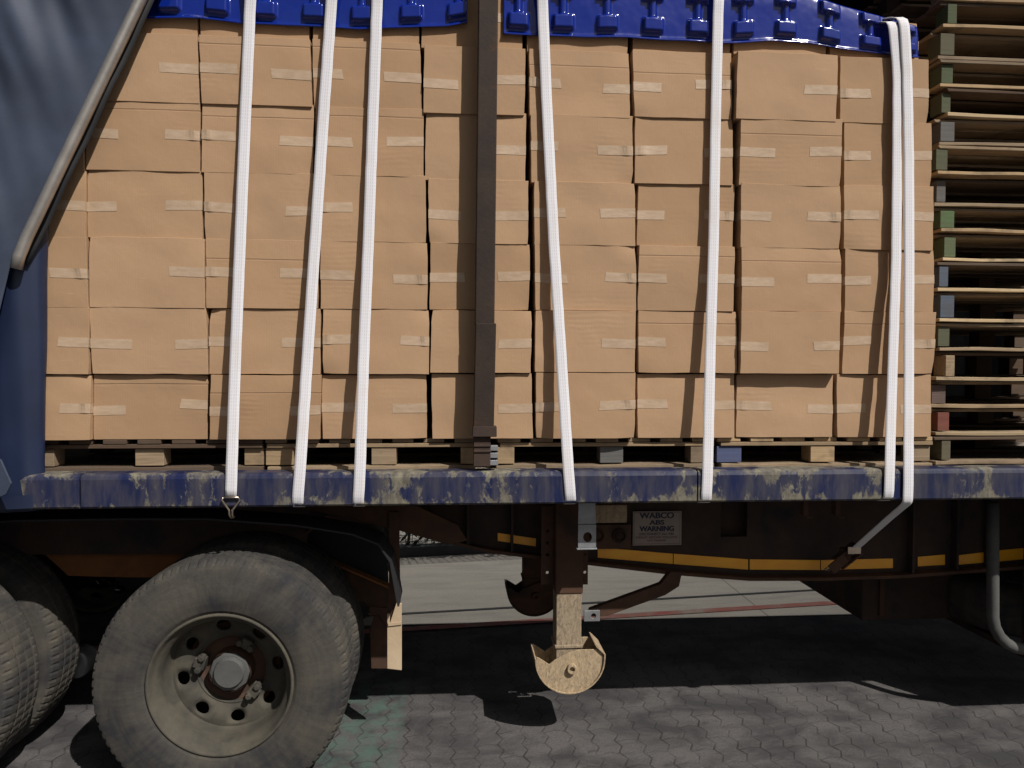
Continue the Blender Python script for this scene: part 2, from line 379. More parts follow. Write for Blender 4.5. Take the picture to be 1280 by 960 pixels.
n = 220
for i in range(n):
    x0, x1 = XL+(XR-XL)*i/n, XL+(XR-XL)*(i+1)/n
    f = lambda x: 2.46+.02*math.sin(x*9)+.01*math.sin(x*23+1)
    b.add([(x0, f(x0), ZT), (x1, f(x1), ZT), (x1, f(x1), 4.0), (x0, f(x0), 4.0)], [(0, 1, 2, 3)])
part(b, 'far_curtain', K['black'], smooth=True)  # coloured black instead of navy to make the interior look shaded
b = MB(); b.box(XL, XR, .0, 2.5, 4.0, 4.05); b.box(XL, XR, .0, .05, 3.88, 3.998); part(b, 'roof', K['pvcnavy'])
b = MB(); b.box(XR, XR+.05, .02, 2.48, ZT, 4.0); part(b, 'headboard', K['dark'])
b = MB(); b.box(XL-.05, XL, .02, 2.48, ZT, 4.0); part(b, 'rear_door', K['dark'])

# centre post
b = MB(); t0, t1 = P(614, -250, .05), P(606, 405, .05)
w = .038
def slab(mb, A, B, wa, wb, y0, y1):
    mb.prism([(B.x-wb, B.z), (B.x+wb, B.z), (A.x+wa, A.z), (A.x-wa, A.z)], y0, y1)
slab(b, P(613, -220, .0), P(606, 406, .0), .041, .041, .004, .066)
pst = part(b, 'centre_post', K['post'], bevel=.006)
b = MB(); slab(b, P(607.5, 404, .0), P(604.5, 541, .0), .043, .043, -.002, .072); part(b, 'post_sleeve', K['post'], pst, bevel=.004)
b = MB(); slab(b, P(606, 533, .0), P(605.5, 546, .0), .050, .052, -.008, .05); slab(b, P(603, 546, .0), P(602.5, 584, .0), .036, .036, .012, .07)
for yy in (556, 563): slab(b, P(603, yy, .0), P(603, yy+3, .0), .037, .037, .006, .06)
part(b, 'post_foot', K['rustdark'], pst, bevel=.003)
b = MB()
for yy in (560, 569, 578):
    q = P(617, yy, .05); b.box(q.x-.018, q.x+.018, .03, .06, q.z-.010, q.z+.012)
part(b, 'latch_plate', K['galv'], pst, bevel=.002)

# gathered curtain on the left
b = MB(); NU, NV = 120, 150
eA, eB = P(262, -182, .04), P(20, 325, -.03)
hemB = P(-70, 700, -.07)
rngc = random.Random(4)
def edge_pt(v):
    if v < .62: return eA.lerp(eB, v/.62)
    t = (v-.62)/.38; q = eB.lerp(hemB, t); q.x += .0; return q
verts = []
for j in range(NV+1):
    v = j/NV; e = edge_pt(v)
    for i in range(NU+1):
        u = i/NU; x = e.x-.012 - u*1.25; z = e.z - u*.10*(1-v)
        d1 = (x*.8+ (z-2)*.42)
        fold = .040*math.sin(d1*12+1.2*math.sin(z*2.1)) + .018*math.sin(d1*27+z*2.1) + .010*math.sin((x*1.0+(z-2)*.30)*58+2*math.sin(z*1.7)) + .012*(1-abs(math.sin(x*9+z*4.2)))**4
        nn = noise.noise(Vector((x*4, z*1.8, 2.)))*.035 + noise.noise(Vector((x*9, z*5, 5.)))*.010
        y = e.y - .004 - (.030+fold*.42+nn*.8)*min(1, u*4+.03) - .05*u
        verts.append((x, y, z))
b.add(verts, [(j*(NU+1)+i, j*(NU+1)+i+1, (j+1)*(NU+1)+i+1, (j+1)*(NU+1)+i) for j in range(NV) for i in range(NU)])
cur = part(b, 'side_curtain', K['pvcgrey'], smooth=True)
md = cur.modifiers.new('thickness', 'SOLIDIFY'); md.thickness = .003
b = MB(); b.tube([eA, P(178, -5, .018), P(100, 158, -.01), P(34, 296, -.038), P(24, 320, -.044), P(20, 336, -.044)], .0225, 20)
part(b, 'curtain_pole', K['pole'], cur, smooth=True)
b = MB(); vs = []
for k in range(21):                                 # black strip behind the pole, standing in for the curtain's shadow
    v = k/20; e = eA.lerp(eB, v)
    for o_, y in ((-.02, .062), (.012, .066), (.034, .07)): vs.append((e.x+o_, e.y-.04+y+.006*math.sin(v*30), e.z-.015))
b.add(vs, [(k*3+i, k*3+i+1, (k+1)*3+i+1, (k+1)*3+i) for k in range(20) for i in range(2)])
hm = part(b, 'curtain_shade_strip', K['black'], cur, smooth=True); md = hm.modifiers.new('t', 'SOLIDIFY'); md.thickness = .004

b = MB(); vs = []; NS, NH = 56, 40                 # rolled navy curtain standing at the rail
cA, cB = P(14, 230, .0), P(10, 640, .0)
for j in range(NH+1):
    t = j/NH; c_ = cA.lerp(cB, t); flare = .012*max(0, (t-.86)/.14)
    for k in range(NS):
        an = 2*math.pi*k/NS
        rr = .105 + flare + .004*math.sin(3*an+t*2.2) + .0015*math.sin(7*an-t*5) + .003*noise.noise(Vector((math.cos(an)*2, math.sin(an)*2, t*5)))
        vs.append((c_.x+rr*math.cos(an), .055+rr*.58*math.sin(an), c_.z))
b.add(vs, [(j*NS+k, j*NS+(k+1) % NS, (j+1)*NS+(k+1) % NS, (j+1)*NS+k) for j in range(NH) for k in range(NS)] + [tuple(range(NH*NS, (NH+1)*NS))])
rc = part(b, 'rolled_curtain', K['pvcnavy'], smooth=True)
b = MB(); zb_ = P(12, 640, -.1).z
vs = []
for k in range(NS+1):
    an = 2*math.pi*k/NS; rr = .1235+.006*math.sin(3*an+2.0)
    for z in (zb_-.004, zb_+.05): vs.append((cB.x+rr*math.cos(an), .045+rr*.58*math.sin(an), z))
b.add(vs, [(2*k, 2*k+2, 2*k+3, 2*k+1) for k in range(NS)])
part(b, 'dusty_hem', K['pvcnavy'], rc, smooth=True)
b = MB(); f0 = [P(-40, 545, -.13), P(2, 575, -.13), P(15, 604, -.13), P(8, 618, -.13), P(-40, 640, -.13)]
b.prism([(q.x, q.z) for q in f0], -.135, -.125); part(b, 'curtain_flap', K['pvcgrey'], cur, bevel=.003)

# chassis beam
YW = .56
bot = [(-500, 700), (300, 695), (383, 692), (387, 641), (470, 651), (560, 674), (605, 686), (745, 703), (840, 714), (930, 721), (1020, 721), (1115, 718), (1280, 706), (1800, 668)]
BP = [P(x, y, YW) for x, y in bot]
zbeam = lambda X: lerp_tab([(q.x, q.z) for q in BP], X)
ZWT = 1.192
def web(mb, xa, xb, y0, y1, zlo=None, zhi=None):
    xs = [xa] + [q.x for q in BP if xa+1e-4 < q.x < xb-1e-4] + [xb]
    lo = [(x, (zbeam(x)+.012) if zlo is None else zlo) for x in xs]
    mb.prism(lo + [(xb, zhi or ZWT), (xa, zhi or ZWT)], y0, y1)
hx0, hx1, hz = P(901, 650, YW).x, P(934, 650, YW).x, P(901, 671, YW).z
b = MB(); web(b, XL, hx0, YW, YW+.02); web(b, hx0, hx1, YW, YW+.02, zhi=hz); web(b, hx1, XR, YW, YW+.02)
b.box(hx0-.03, hx1+.03, YW+.06, YW+.08, hz-.04, ZWT); beam = part(b, 'chassis_beam', K['rustdark'])  # box behind the opening is an added backing that keeps it dark
b = MB()
xs = np.linspace(P(385, 640, YW).x, XR, 60)
vs = []
for x in xs:
    z = zbeam(x); vs += [(x, YW-.06, z-.004), (x, YW+.08, z-.004), (x, YW+.08, z+.012), (x, YW-.06, z+.012)]
b.add(vs, [(4*i+k, 4*i+(k+1) % 4, 4*i+4+(k+1) % 4, 4*i+4+k) for i in range(len(xs)-1) for k in range(4)])
part(b, 'lower_flange', K['rust'], beam)
b = MB(); web(b, XL, XR, 1.92, 1.94); part(b, 'far_beam', K['rustdark'])
for x in (520, 585, 640, 1140, 1195, 1236):
    b = MB(); q = P(x, 650, YW-.03); b.box(q.x-.006, q.x+.006, YW-.05, YW-.002, zbeam(q.x)+.013, ZWT)
    part(b, 'web_stiffener', K['rustdark'], beam)
b = MB()                                            # rusty gusset running up to the left
b.prism([(q.x, q.z) for q in (P(330, 628, .40), P(520, 632, .40), P(572, 656, .40), P(584, 676, .40), P(560, 681, .40), P(470, 655, .40), P(385, 638, .40))], .40, .44)
part(b, 'gusset_plate', K['rust'], bevel=.003)
for (xa, xb, ya0, yb0, ya1, yb1) in ((622, 670, 666, 673, 676, 683), (747, 841, 684, 692, 697, 705), (842, 935, 692, 699, 705, 712), (937, 1025, 699, 700, 712, 712.5), (1026, 1116, 700, 698, 712.5, 710), (1147, 1181, 696, 693, 708, 706), (1197, 1232, 694, 690, 706, 703), (1247, 1300, 688, 683, 702, 697)):
    b = MB(); Y = YW-.004
    b.prism([(q.x, q.z) for q in (P(xa, ya1, Y), P(xb, yb1, Y), P(xb, yb0, Y), P(xa, ya0, Y))], Y-.002, Y)
    part(b, 'reflective_strip', K['refl'], beam, bevel=.001)

# warning sign with its lettering
Ys = YW-.012
b = MB(); s0, s1 = P(790.5, 682, Ys), P(852, 638.5, Ys)
b.box(s0.x, s1.x, Ys-.003, Ys, s0.z, s1.z); sg = part(b, 'warning_plate', K['sign'], bevel=.0015)
def text_part(txt, px, py, hpx, wpx, mat, parent, Y, bold=.02):
    cu = bpy.data.curves.new('lettering', 'FONT'); cu.body = txt; cu.size = 1; cu.align_x = 'CENTER'; cu.align_y = 'CENTER'; cu.extrude = .001; cu.offset = bold
    o = bpy.data.objects.new('lettering_source', cu); C.objects.link(o); bpy.context.view_layer.update()
    me = bpy.data.meshes.new_from_object(o.evaluated_get(bpy.context.evaluated_depsgraph_get())); bpy.data.objects.remove(o); bpy.data.curves.remove(cu)
    me.name = 'lettering'
    xs = [v.co.x for v in me.vertices]; ys = [v.co.y for v in me.vertices]
    c = P(px, py, Y); sx = (P(px+wpx/2, py, Y).x-P(px-wpx/2, py, Y).x)/(max(xs)-min(xs)); sz = (P(px, py-hpx/2, Y).z-P(px, py+hpx/2, Y).z)/(max(ys)-min(ys))
    mx, my = (max(xs)+min(xs))/2, (max(ys)+min(ys))/2
    for v in me.vertices:
        x, y, z = v.co; v.co = (c.x+(x-mx)*sx, Y-z*.5, c.z+(y-my)*sz)
    if bold > .015:
        bm = bmesh.new(); bm.from_mesh(me); base = bm.faces[:]
        for dx, dy in ((-.0011, .0004), (.0011, .0008), (-.0004, .0012)):
            g = bmesh.ops.duplicate(bm, geom=base); bmesh.ops.translate(bm, verts=[e for e in g['geom'] if isinstance(e, bmesh.types.BMVert)], vec=(dx, dy*.5, 0))
        bm.to_mesh(me); bm.free()
    me.materials.append(mat); t = bpy.data.objects.new('lettering', me); C.objects.link(t); t.parent = parent
    return t
Yt = Ys-.0037
for args in (('WABCO', 821, 644.3, 7.4, 43, K['ink'], .022), ('ABS', 821, 653, 6, 18.5, K['ink'], .022), ('WARNING', 821, 660.8, 6.6, 43, K['ink'], .022),
             ('DISCONNECT ALL ABS', 821, 667.4, 2.9, 43, K['ink'], .01), ('CABLES BEFORE WELDING', 821, 671.6, 2.6, 52, K['inkb'], .01), ('ON TRAILER', 821, 675.6, 2.6, 24, K['inkb'], .01)):
    t = text_part(args[0], args[1], args[2], args[3], args[4], args[5], sg, Yt, args[6])
b = MB()
f = .004
c0, c1 = P(792.2, 680.4, Yt), P(850.3, 640.2, Yt)
for (x0, x1, z0, z1) in ((c0.x, c1.x, c0.z, c0.z+.0016), (c0.x, c1.x, c1.z-.0016, c1.z), (c0.x, c0.x+.0016, c0.z+.0017, c1.z-.0017), (c1.x-.0016, c1.x, c0.z+.0017, c1.z-.0017)):
    b.box(x0, x1, Yt, Yt+.0006, z0, z1)
part(b, 'sign_border', K['inkb'], sg)
# plate with two round sockets, grey box above it, galvanised bracket
b = MB(); q0, q1 = P(722, 687, .52), P(789, 655.5, .52); b.box(q0.x, q1.x, .52, .545, q0.z, q1.z); sp = part(b, 'socket_plate', K['hub'], bevel=.003)
for cx in (747, 774.5):
    q = P(cx, 669.5, .51); b = MB(); b.lathe([(.027, .012), (.027, -.003), (.031, -.008), (.035, -.003), (.035, .012)], q.x, q.z, 32, .51); b.lathe([(.0005, -.001), (.026, .0), (.026, .011)], q.x, q.z, 32, .512)
    part(b, 'socket_ring', K['rust'], sp, smooth=True)
b = MB(); q0, q1 = P(744, 654, .42), P(784, 631, .42); b.box(q0.x, q1.x, .42, .53, q0.z, q1.z); part(b, 'junction_box', K['dusty'], bevel=.004)

def plate_hole(mb, x0, x1, z0, z1, cx, cz, rx, rz, y0, y1, n=32):   # rectangular plate with an oval hole
    out = []
    for k in range(n):
        a = 2*math.pi*k/n; dx, dz = math.cos(a), math.sin(a)
        t = min(((x1-cx) if dx > 0 else (x0-cx))/dx if abs(dx) > 1e-6 else 9, ((z1-cz) if dz > 0 else (z0-cz))/dz if abs(dz) > 1e-6 else 9)
        out.append((cx+dx*t, cz+dz*t))
    cs = [(x0, z0), (x1, z0), (x1, z1), (x0, z1)]
    for c in cs:
        i = min(range(n), key=lambda i: (out[i][0]-c[0])**2+(out[i][1]-c[1])**2); out[i] = c
    inn = [(cx+rx*math.cos(2*math.pi*k/n), cz+rz*math.sin(2*math.pi*k/n)) for k in range(n)]
    vs = [(p[0], y0, p[1]) for p in out]+[(p[0], y0, p[1]) for p in inn]+[(p[0], y1, p[1]) for p in out]+[(p[0], y1, p[1]) for p in inn]
    fs = []
    for k in range(n):
        j = (k+1) % n
        fs += [(k, j, n+j, n+k), (2*n+k, 3*n+k, 3*n+j, 2*n+j), (n+k, n+j, 3*n+j, 3*n+k), (k, 2*n+k, 2*n+j, j)]
    mb.add(vs, fs)
Yb = .16
b = MB(); q0, q1, qm, qh = P(722.5, 685, Yb), P(745.5, 631.5, Yb), P(722, 656, Yb), P(734.5, 671.5, Yb)
plate_hole(b, q0.x, q1.x, q0.z, qm.z, qh.x, qh.z, .0195, .0225, Yb, Yb+.006)
b.prism([(q0.x, qm.z+.001), (q1.x, qm.z+.001), (q1.x-.004, q1.z+.02), (q0.x+.002, q1.z+.02)], Yb+.004, Yb+.010)
b.box(q0.x-.006, q1.x+.004, Yb-.008, Yb+.03, q0.z-.007, q0.z-.001)
part(b, 'hook_bracket', K['galv'], bevel=.0012)
for x in (1005, 1045):
    q = P(x, 634, .2); b = MB(); b.box(q.x-.012, q.x+.012, .18, .22, q.z-.035, ZB-.002); b.tube([(q.x, .2, q.z-.02), (q.x+.01, .19, q.z-.045), (q.x+.035, .19, q.z-.045)], .007, 8)
    part(b, 'rope_hook', K['rust'], bevel=.002)

# landing legs
def leg(px_c, Yf, name, y_top, y_foot, xw, mat_low, cz0, wfoot, near):
    b = MB(); A, B_ = P(px_c, y_top, Yf), P(px_c, y_foot, Yf)
    hw = xw/2; x0, x1 = A.x-hw, A.x+hw
    zmid = P(px_c, 742 if near else 700, Yf).z  # leg switches to its paler sunlit tone at the deck's shadow edge
    b.box(x0-.006, x1+.006, Yf-.006, Yf+2*hw+.006, zmid-.0, ZB-.003)
    lg = part(b, 'landing_leg', K['rust'], bevel=.006)
    b = MB(); b.box(x0, x1, Yf, Yf+2*hw, cz0-.03, zmid+.02)
    b.box(x0-.007, x1+.007, Yf-.007, Yf+2*hw+.007, cz0+.088, cz0+.105)
    part(b, 'inner_tube', K['lit_legdust'] if near else mat_low, lg, bevel=.005)
    # half-round shoe: two side plates, a rolled sole, a pivot
    cx = A.x + (.003 if near else 0); r = wfoot/2; b = MB(); yc = Yf+hw; hy = .085
    top = lambda t: (cx+r*math.cos(t), cz0+.015+r*.62*math.sin(t)) 
    arc = [(cx+r*math.cos(t), cz0+.045+r*.98*math.sin(t)) for t in np.linspace(math.pi, 2*math.pi, 25)]
    plate = arc + [(cx+r*.93, cz0+.075), (cx+r*.80, cz0+.088), (cx+.04, cz0+.088), (cx-.005, cz0+.075), (cx-r*.42, cz0+.045), (cx-r*.62, cz0+.022), (cx-r*.9, cz0+.052)]
    plate[0] = (cx-r, cz0+.06)
    for y in (yc-hy, yc+hy-.008): b.prism(plate, y, y+.008)
    vs = []
    for (x, z) in [(cx-r-.002, cz0+.056)] + arc + [(cx+r+.001, cz0+.066), (cx+r*.76, cz0+.104)]:
        nx, nz = x-cx, z-cz0-.045; L = math.hypot(nx, nz); ex = .007/L
        vs += [(x, yc-hy-.012, z), (x, yc+hy+.012, z), (x+nx*ex, yc+hy+.012, z+nz*ex), (x+nx*ex, yc-hy-.012, z+nz*ex)]
    m_ = len(vs)//4
    b.add(vs, [(4*i+k, 4*i+(k+1) % 4, 4*i+4+(k+1) % 4, 4*i+4+k) for i in range(m_-1) for k in range(4)] + [(0, 1, 2, 3), (4*m_-1, 4*m_-2, 4*m_-3, 4*m_-4)])
    ft = part(b, 'foot_shoe', mat_low, lg, bevel=.0015)
    b = MB(); b.lathe([(.013, .012), (.013, -.02), (.022, -.02), (.024, -.014), (.024, .008)], cx+.008, cz0+.002, 28, yc-hy)
    b.lathe([(.0005, .0), (.013, .0)], cx+.008, cz0+.002, 28, yc-hy-.002)
    part(b, 'pivot_tube', mat_low, lg, smooth=False)
    return lg, x0, x1
YL = .36
zf = P(714, 833, YL).z
lg, lx0, lx1 = leg(712, YL, 'landing_leg', 640, 812, .122, K['dusty'], zf, .322, True)
for px0, px1 in ((676, 692), (727, 735)):            # punched mounting flanges either side
    b = MB()
    q0, q1 = P(px0, 730, YL+.06), P(px1, 632, YL+.06)
    zs = [q0.z, P(0, 716, YL).z, P(0, 700, YL).z, P(0, 684, YL).z, P(0, 668, YL).z, q1.z]
    zs = sorted(zs)
    for i in range(len(zs)-1):
        if i < 4: plate_hole(b, q0.x, q1.x, zs[i], zs[i+1], (q0.x+q1.x)/2, (zs[i]+zs[i+1])/2, .0075, .008, YL+.05, YL+.058, 16)
        else: b.box(q0.x, q1.x, YL+.05, YL+.058, zs[i], zs[i+1])
    part(b, 'mounting_flange', K['rust'], lg)
leg(668, 1.42, 'landing_leg', 660, 740, .13, K['rust'], P(665, 744, 1.42).z, .33, False)
b = MB(); q0, q1 = P(640, 692, 1.40), P(692, 650, 1.40); b.box(q0.x+.06, q1.x, 1.38, 1.41, q0.z, ZWT); part(b, 'leg_bracket', K['rustdark'], bevel=.003)
b = MB(); q = [P(734, 771, .46), P(738, 762, .46), P(826, 730, .46), P(838, 715, .46), P(853, 715, .46), P(849, 733, .46), P(832, 744, .46), P(760, 770, .46)]
b.prism([(v.x, v.z) for v in q], .46, .50); br = part(b, 'diagonal_brace', K['rust'], bevel=.003)
q0, q1 = P(730, 777, .44), P(750, 763, .44); b = MB(); plate_hole(b, q0.x, q1.x, q0.z, q1.z, q0.x*.4+q1.x*.6, (q0.z+q1.z)/2, .012, .012, .44, .452, 16); part(b, 'brace_lug', K['galv'], br, bevel=.002)

# wheels
RT = .527
def wheel(cx, cz, Y0, rim_open=True, flip=False):
    b = MB(); sg_ = 96
    prof = [(.293, .034), (.300, .020), (.315, .009), (.345, .000), (.375, -.004), (.405, -.003), (.430, -.001), (.452, .002), (.474, .005), (.492, .008), (.503, .011),
            (.513, .016), (.517, .028), (RT-.003, .044), (RT, .075), (RT, .085), (RT-.012, .088), (RT-.012, .096), (RT, .099), (RT+.001, .14), (RT-.012, .143), (RT-.012, .152), (RT+.001, .155), (RT, .195), (RT-.012, .198), (RT-.012, .206), (RT, .209), (RT, .225), (RT-.004, .24), (.50, .262), (.45, .285), (.38, .293), (.31, .28), (.293, .262)]
    mm = 344; n = len(prof); vs = []; fs = []
    for i, (r, y) in enumerate(prof):
        for k in range(mm):
            a = 2*math.pi*k/mm; rr = r; yy = y
            if i in (11, 12, 13) and k % 4 == 0: rr -= .004; yy += .003
            if i in (15, 18, 22, 26) and k % 4 == 0: rr -= .006
            vs.append((rr*math.cos(a), yy, rr*math.sin(a)))
    for i in range(n-1):
        for k in range(mm):
            k2 = (k+1) % mm; fs.append((i*mm+k, i*mm+k2, (i+1)*mm+k2, (i+1)*mm+k))
    b.add(vs, fs)
    ty_mb = b
    b = MB()                                        # rim: flange, barrel, dished disc
    b.lathe([(.302, .024), (.302, .012), (.296, .008), (.289, .012), (.286, .026), (.274, .040), (.262, .052), (.257, .085), (.253, .150), (.246, .165)], 0, 0, 96)
    b.lathe([(.296, .02), (.296, .24), (.27, .25), (.262, .18), (.249, .167)], 0, 0, 96)
    NH_, NS_ = 8, 24                                # ring of hand holes on a shallow cone
    r0, r1, ya, yb = .1535, .2462, .188, .165
    def cone(r, a): 
        t = (r-r0)/(r1-r0); y = ya + (yb-ya)*t - .012*math.sin(math.pi*t)
        return (r*math.cos(a), y, r*math.sin(a))
    for k in range(NH_):
        ac = R(-82+45*k); ha = math.pi/NH_; rc_ = .203
        outer = []; inner = []
        for q in range(NS_):
            th = 2*math.pi*q/NS_; c, s = math.cos(th), math.sin(th); mx = max(abs(c), abs(s))
            da, dr = c/mx, s/mx
            outer.append((r0+(r1-r0)*(dr+1)/2, ac+ha*da)); inner.append((rc_+.026*s, ac+.0315*c/rc_))
        base = len(b.v)
        mid = [((o[0]+i_[0])/2, (o[1]+i_[1])/2) for o, i_ in zip(outer, inner)]
        v3 = [cone(*p) for p in outer]+[cone(*p) for p in mid]+[cone(*p) for p in inner]+[tuple(np.array(cone(*p))+np.array((0, .014, 0))) for p in inner]
        b.add(v3, [(L*NS_+q, L*NS_+(q+1) % NS_, (L+1)*NS_+(q+1) % NS_, (L+1)*NS_+q) for L in range(3) for q in range(NS_)])
    b.lathe([(.1535, .188), (.150, .184), (.146, .188), (.146, .215)], 0, 0, 96)
    rm = b.build('wheel', K['rim'], loc=None, smooth=True, fix=True)
    rm.location = (cx, Y0, cz); rm.parent = TR; rm.matrix_parent_inverse = Matrix.Translation((0, -1.25, 0))
    ty = ty_mb.build('tyre', K['tyre'], rm, smooth=True); ty.modifiers.new('es', 'EDGE_SPLIT').split_angle = R(19)
    b = MB(); b.lathe([(.2, .30), (.2, .22), (.145, .235), (.143, .220), (.12, .225), (.092, .218), (.088, .180), (.0875, .152)], 0, 0, 64)
    b.lathe([(.16, .215), (.145, .213), (.13, .222)], 0, 0, 64)
    hb = b.build('hub', K['hub'], rm, smooth=True); hb.modifiers.new('es', 'EDGE_SPLIT').split_angle = R(30)
    b = MB(); prof = [(.0865, .168), (.086, .150), (.078, .146), (.068, .145), (.066, .138), (.062, .135), (.0005, .135)]
    b.lathe(prof, 0, 0, 10); cp = b.build('hub_cap', K['cap'], rm, bevel=.004)
    b = MB(); b.lathe([(.063, .134), (.060, .1295), (.0005, .129)], 0, 0, 40); b.build('cap_disc', K['cap'], rm, smooth=True).modifiers.new('es', 'EDGE_SPLIT')
    for adeg in (163, 318, 60):
        a = R(adeg); b = MB()
        M_ = Matrix.Rotation(-a, 4, 'Y')
        def addbox(x0, x1, y0, y1, z0, z1):
            t = MB(); t.box(x0, x1, y0, y1, z0, z1); b.add([M_ @ Vector(v) for v in t.v], t.f)
        addbox(.112, .152, .156, .215, -.030, .030); addbox(.126, .160, .146, .17, -.022, .022)
        for zz in (-.027, .027):
            t = MB(); t.lathe([(.0005, .136), (.014, .136), (.016, .141), (.016, .18)], .132, zz, 6); b.add([M_ @ Vector(v) for v in t.v], t.f)
        b.build('wheel_clamp', K['rim'], rm, bevel=.006, seg=3)
    return rm
WC = P(273, 859.5, .0)
wheel(WC.x, WC.z, .005); wheel(WC.x-1.36, WC.z, .005)
def inner_wheel(cx):
    src = [o for o in bpy.data.objects if o.name.startswith('wheel') and o.data and o.data.name.startswith('wheel')][0]
    r_ = src.copy(); C.objects.link(r_); r_.location = (cx, .36, WC.z)
    for ch in [o for o in src.children if o.name.startswith('tyre')]:
        d = ch.copy(); C.objects.link(d); d.parent = r_
inner_wheel(WC.x); inner_wheel(WC.x-1.36)
def far_wheel(cx, Y):
    src = [o for o in bpy.data.objects if o.name.startswith('wheel') and o.data and o.data.name.startswith('wheel')][0]
    r_ = src.copy(); C.objects.link(r_); r_.location = (cx, Y, WC.z); r_.rotation_euler.z = math.pi
    for ch in [o for o in src.children if o.name.startswith('tyre')]:
        d = ch.copy(); C.objects.link(d); d.parent = r_
for dx in (0, -1.36): far_wheel(WC.x+dx, 2.12); far_wheel(WC.x+dx, 2.48)
for dx in (0, -1.36):
    b = MB(); b.tube([(WC.x+dx, .30, WC.z), (WC.x+dx, 2.2, WC.z)], .07, 20); part(b, 'axle', K['rustdark'], smooth=True)
    b = MB(); b.lathe([(.20, .68), (.205, .70), (.205, .9), (.07, .92)], WC.x+dx, WC.z, 40); part(b, 'brake_drum', K['rust'], smooth=True)
b = MB(); b.lathe([(.0005, -.42), (.12, -.42), (.155, -.40), (.155, .40), (.12, .42), (.0005, .42)], WC.x-.70, .74, 40, 1.35); part(b, 'dark_fill_drum', K['black'], smooth=True)  # added black cylinder that keeps the gap between the wheels dark
b = MB(); q = P(95, 826, .9); b.lathe([(.0005, -.06), (.06, -.06), (.075, -.045), (.075, .02), (.07, .05)], q.x+.02, q.z, 28, .9); part(b, 'brake_chamber', K['galv'], smooth=True)

# mudguard, hanger and suspension beam
b = MB(); arc = [P(x, y, .18) for x, y in ((-140, 662), (20, 650), (150, 648), (260, 648), (370, 656), (440, 667), (474, 680), (489, 702), (499, 758))]
vs = []
for q in arc: vs += [(q.x, .18, q.z), (q.x, .40, q.z)]
b.add(vs, [(2*i, 2*i+2, 2*i+3, 2*i+1) for i in range(len(arc)-1)])
mg = part(b, 'mudguard', K['black'], smooth=False); md = mg.modifiers.new('t', 'SOLIDIFY'); md.thickness = .008
def flat(name, pts, Y, th, mat, parent=None, bev=.003):
    b = MB(); b.prism([(P(x, y, Y).x, P(x, y, Y).z) for x, y in pts], Y, Y+th); return part(b, name, mat, parent, bevel=bev)
flat('dark_fill_panel', [(-140, 645), (300, 643), (400, 652), (466, 668), (484, 690), (486, 738), (380, 702), (200, 706), (-140, 706)], .75, .01, K['black'], mg)  # added black panel, blocks bright gaps behind the mudguard
hg = flat('spring_hanger', [(232, 683), (330, 676), (378, 684), (487, 732), (487, 836), (464, 836), (462, 788), (468, 768), (455, 752), (440, 754), (432, 800), (424, 800), (424, 740), (380, 712), (300, 698)], .68, .03, K['rust'])
b = MB(); q = [P(330, 676, .66), P(378, 683, .66), P(488, 731, .66)]
for i in range(2):
    A, B_ = q[i], q[i+1]; b.prism([(A.x, A.z), (B_.x, B_.z), (B_.x, B_.z-.012), (A.x, A.z-.012)], .62, .678)
part(b, 'hanger_flange', K['rustorange'], hg, bevel=.002)
flat('hanger_strut', [(462, 770), (474, 768), (484, 785), (484, 760), (462, 758)], .668, .008, K['rust'], hg, .001)
mbk = flat('mudflap_bracket', [(486, 640), (498, 640), (501, 790), (486, 790)], .385, .03, K['rust'], None, .002)  # brown tone includes the shade on the bracket's upper part
flat('lit_bracket_end', [(495, 755), (502, 755), (502, 838), (484, 836), (484, 768), (487, 768), (487, 780)], .365, .018, K['tan'], mbk, .002)  # paler copy of the bracket, sunlight painted on its lower end
flat('lit_bracket_lip', [(485, 779), (502, 777), (502, 781), (485, 783)], .358, .006, K['tan'], mbk, .001)
sb = flat('suspension_beam', [(50, 688), (215, 690), (330, 690), (320, 722), (158, 722), (85, 720)], .62, .10, K['rustorange'])
flat('equaliser_plate', [(20, 655), (330, 655), (340, 689), (45, 687)], .60, .03, K['rustdark'], sb)

# bent guard pipe, spare wheel and tool chest at the right
b = MB()
pts = [(1241, 628), (1241, 690), (1241, 770), (1243, 783), (1249, 795), (1258, 804), (1270, 810), (1284, 812), (1420, 806), (1560, 800)]
b.tube([P(x, y, .36) for x, y in pts], .028, 20); part(b, 'guard_pipe', K['cap'], smooth=True)
bb = MB(); q0, q1 = P(1077, 776, 1.0), P(1196, 700, 1.0)
bb.box(q0.x, q1.x+.25, 1.0, 1.85, q0.z, 1.10)
tc = part(bb, 'tool_chest', K['rustdark'], bevel=.008)
bb = MB(); bb.box(q0.x+.10, q0.x+.13, .985, .999, q0.z+.03, 1.0); bb.box(q1.x+.0, q1.x+.03, .985, .999, q0.z+.03, 1.0); part(bb, 'chest_strap', K['rust'], tc, bevel=.003)
sw = P(1196, 795, .9)
b = MB(); cx, cy, cz = sw.x+.53, 1.02, sw.z+.20
vs = []; prof = [(.30, -.13), (.40, -.145), (.47, -.135), (.515, -.105), (.527, -.06), (.527, .06), (.515, .105), (.47, .135), (.40, .145), (.30, .13)]; nn = 96
for r, h in prof:
    for k in range(nn):
        a = 2*math.pi*k/nn; rr = r-(.008 if (k % 3 == 0 and r > .5) else 0); vs.append((rr*math.cos(a), rr*math.sin(a), h))
b.add(vs, [(i*nn+k, i*nn+(k+1) % nn, ((i+1) % len(prof))*nn+(k+1) % nn, ((i+1) % len(prof))*nn+k) for i in range(len(prof)) for k in range(nn)])
sp = b.build('spare_tyre', K['tyre'], smooth=True); sp.location = (cx, cy, cz); sp.parent = TR; sp.matrix_parent_inverse = Matrix.Translation((0, -1.25, 0))
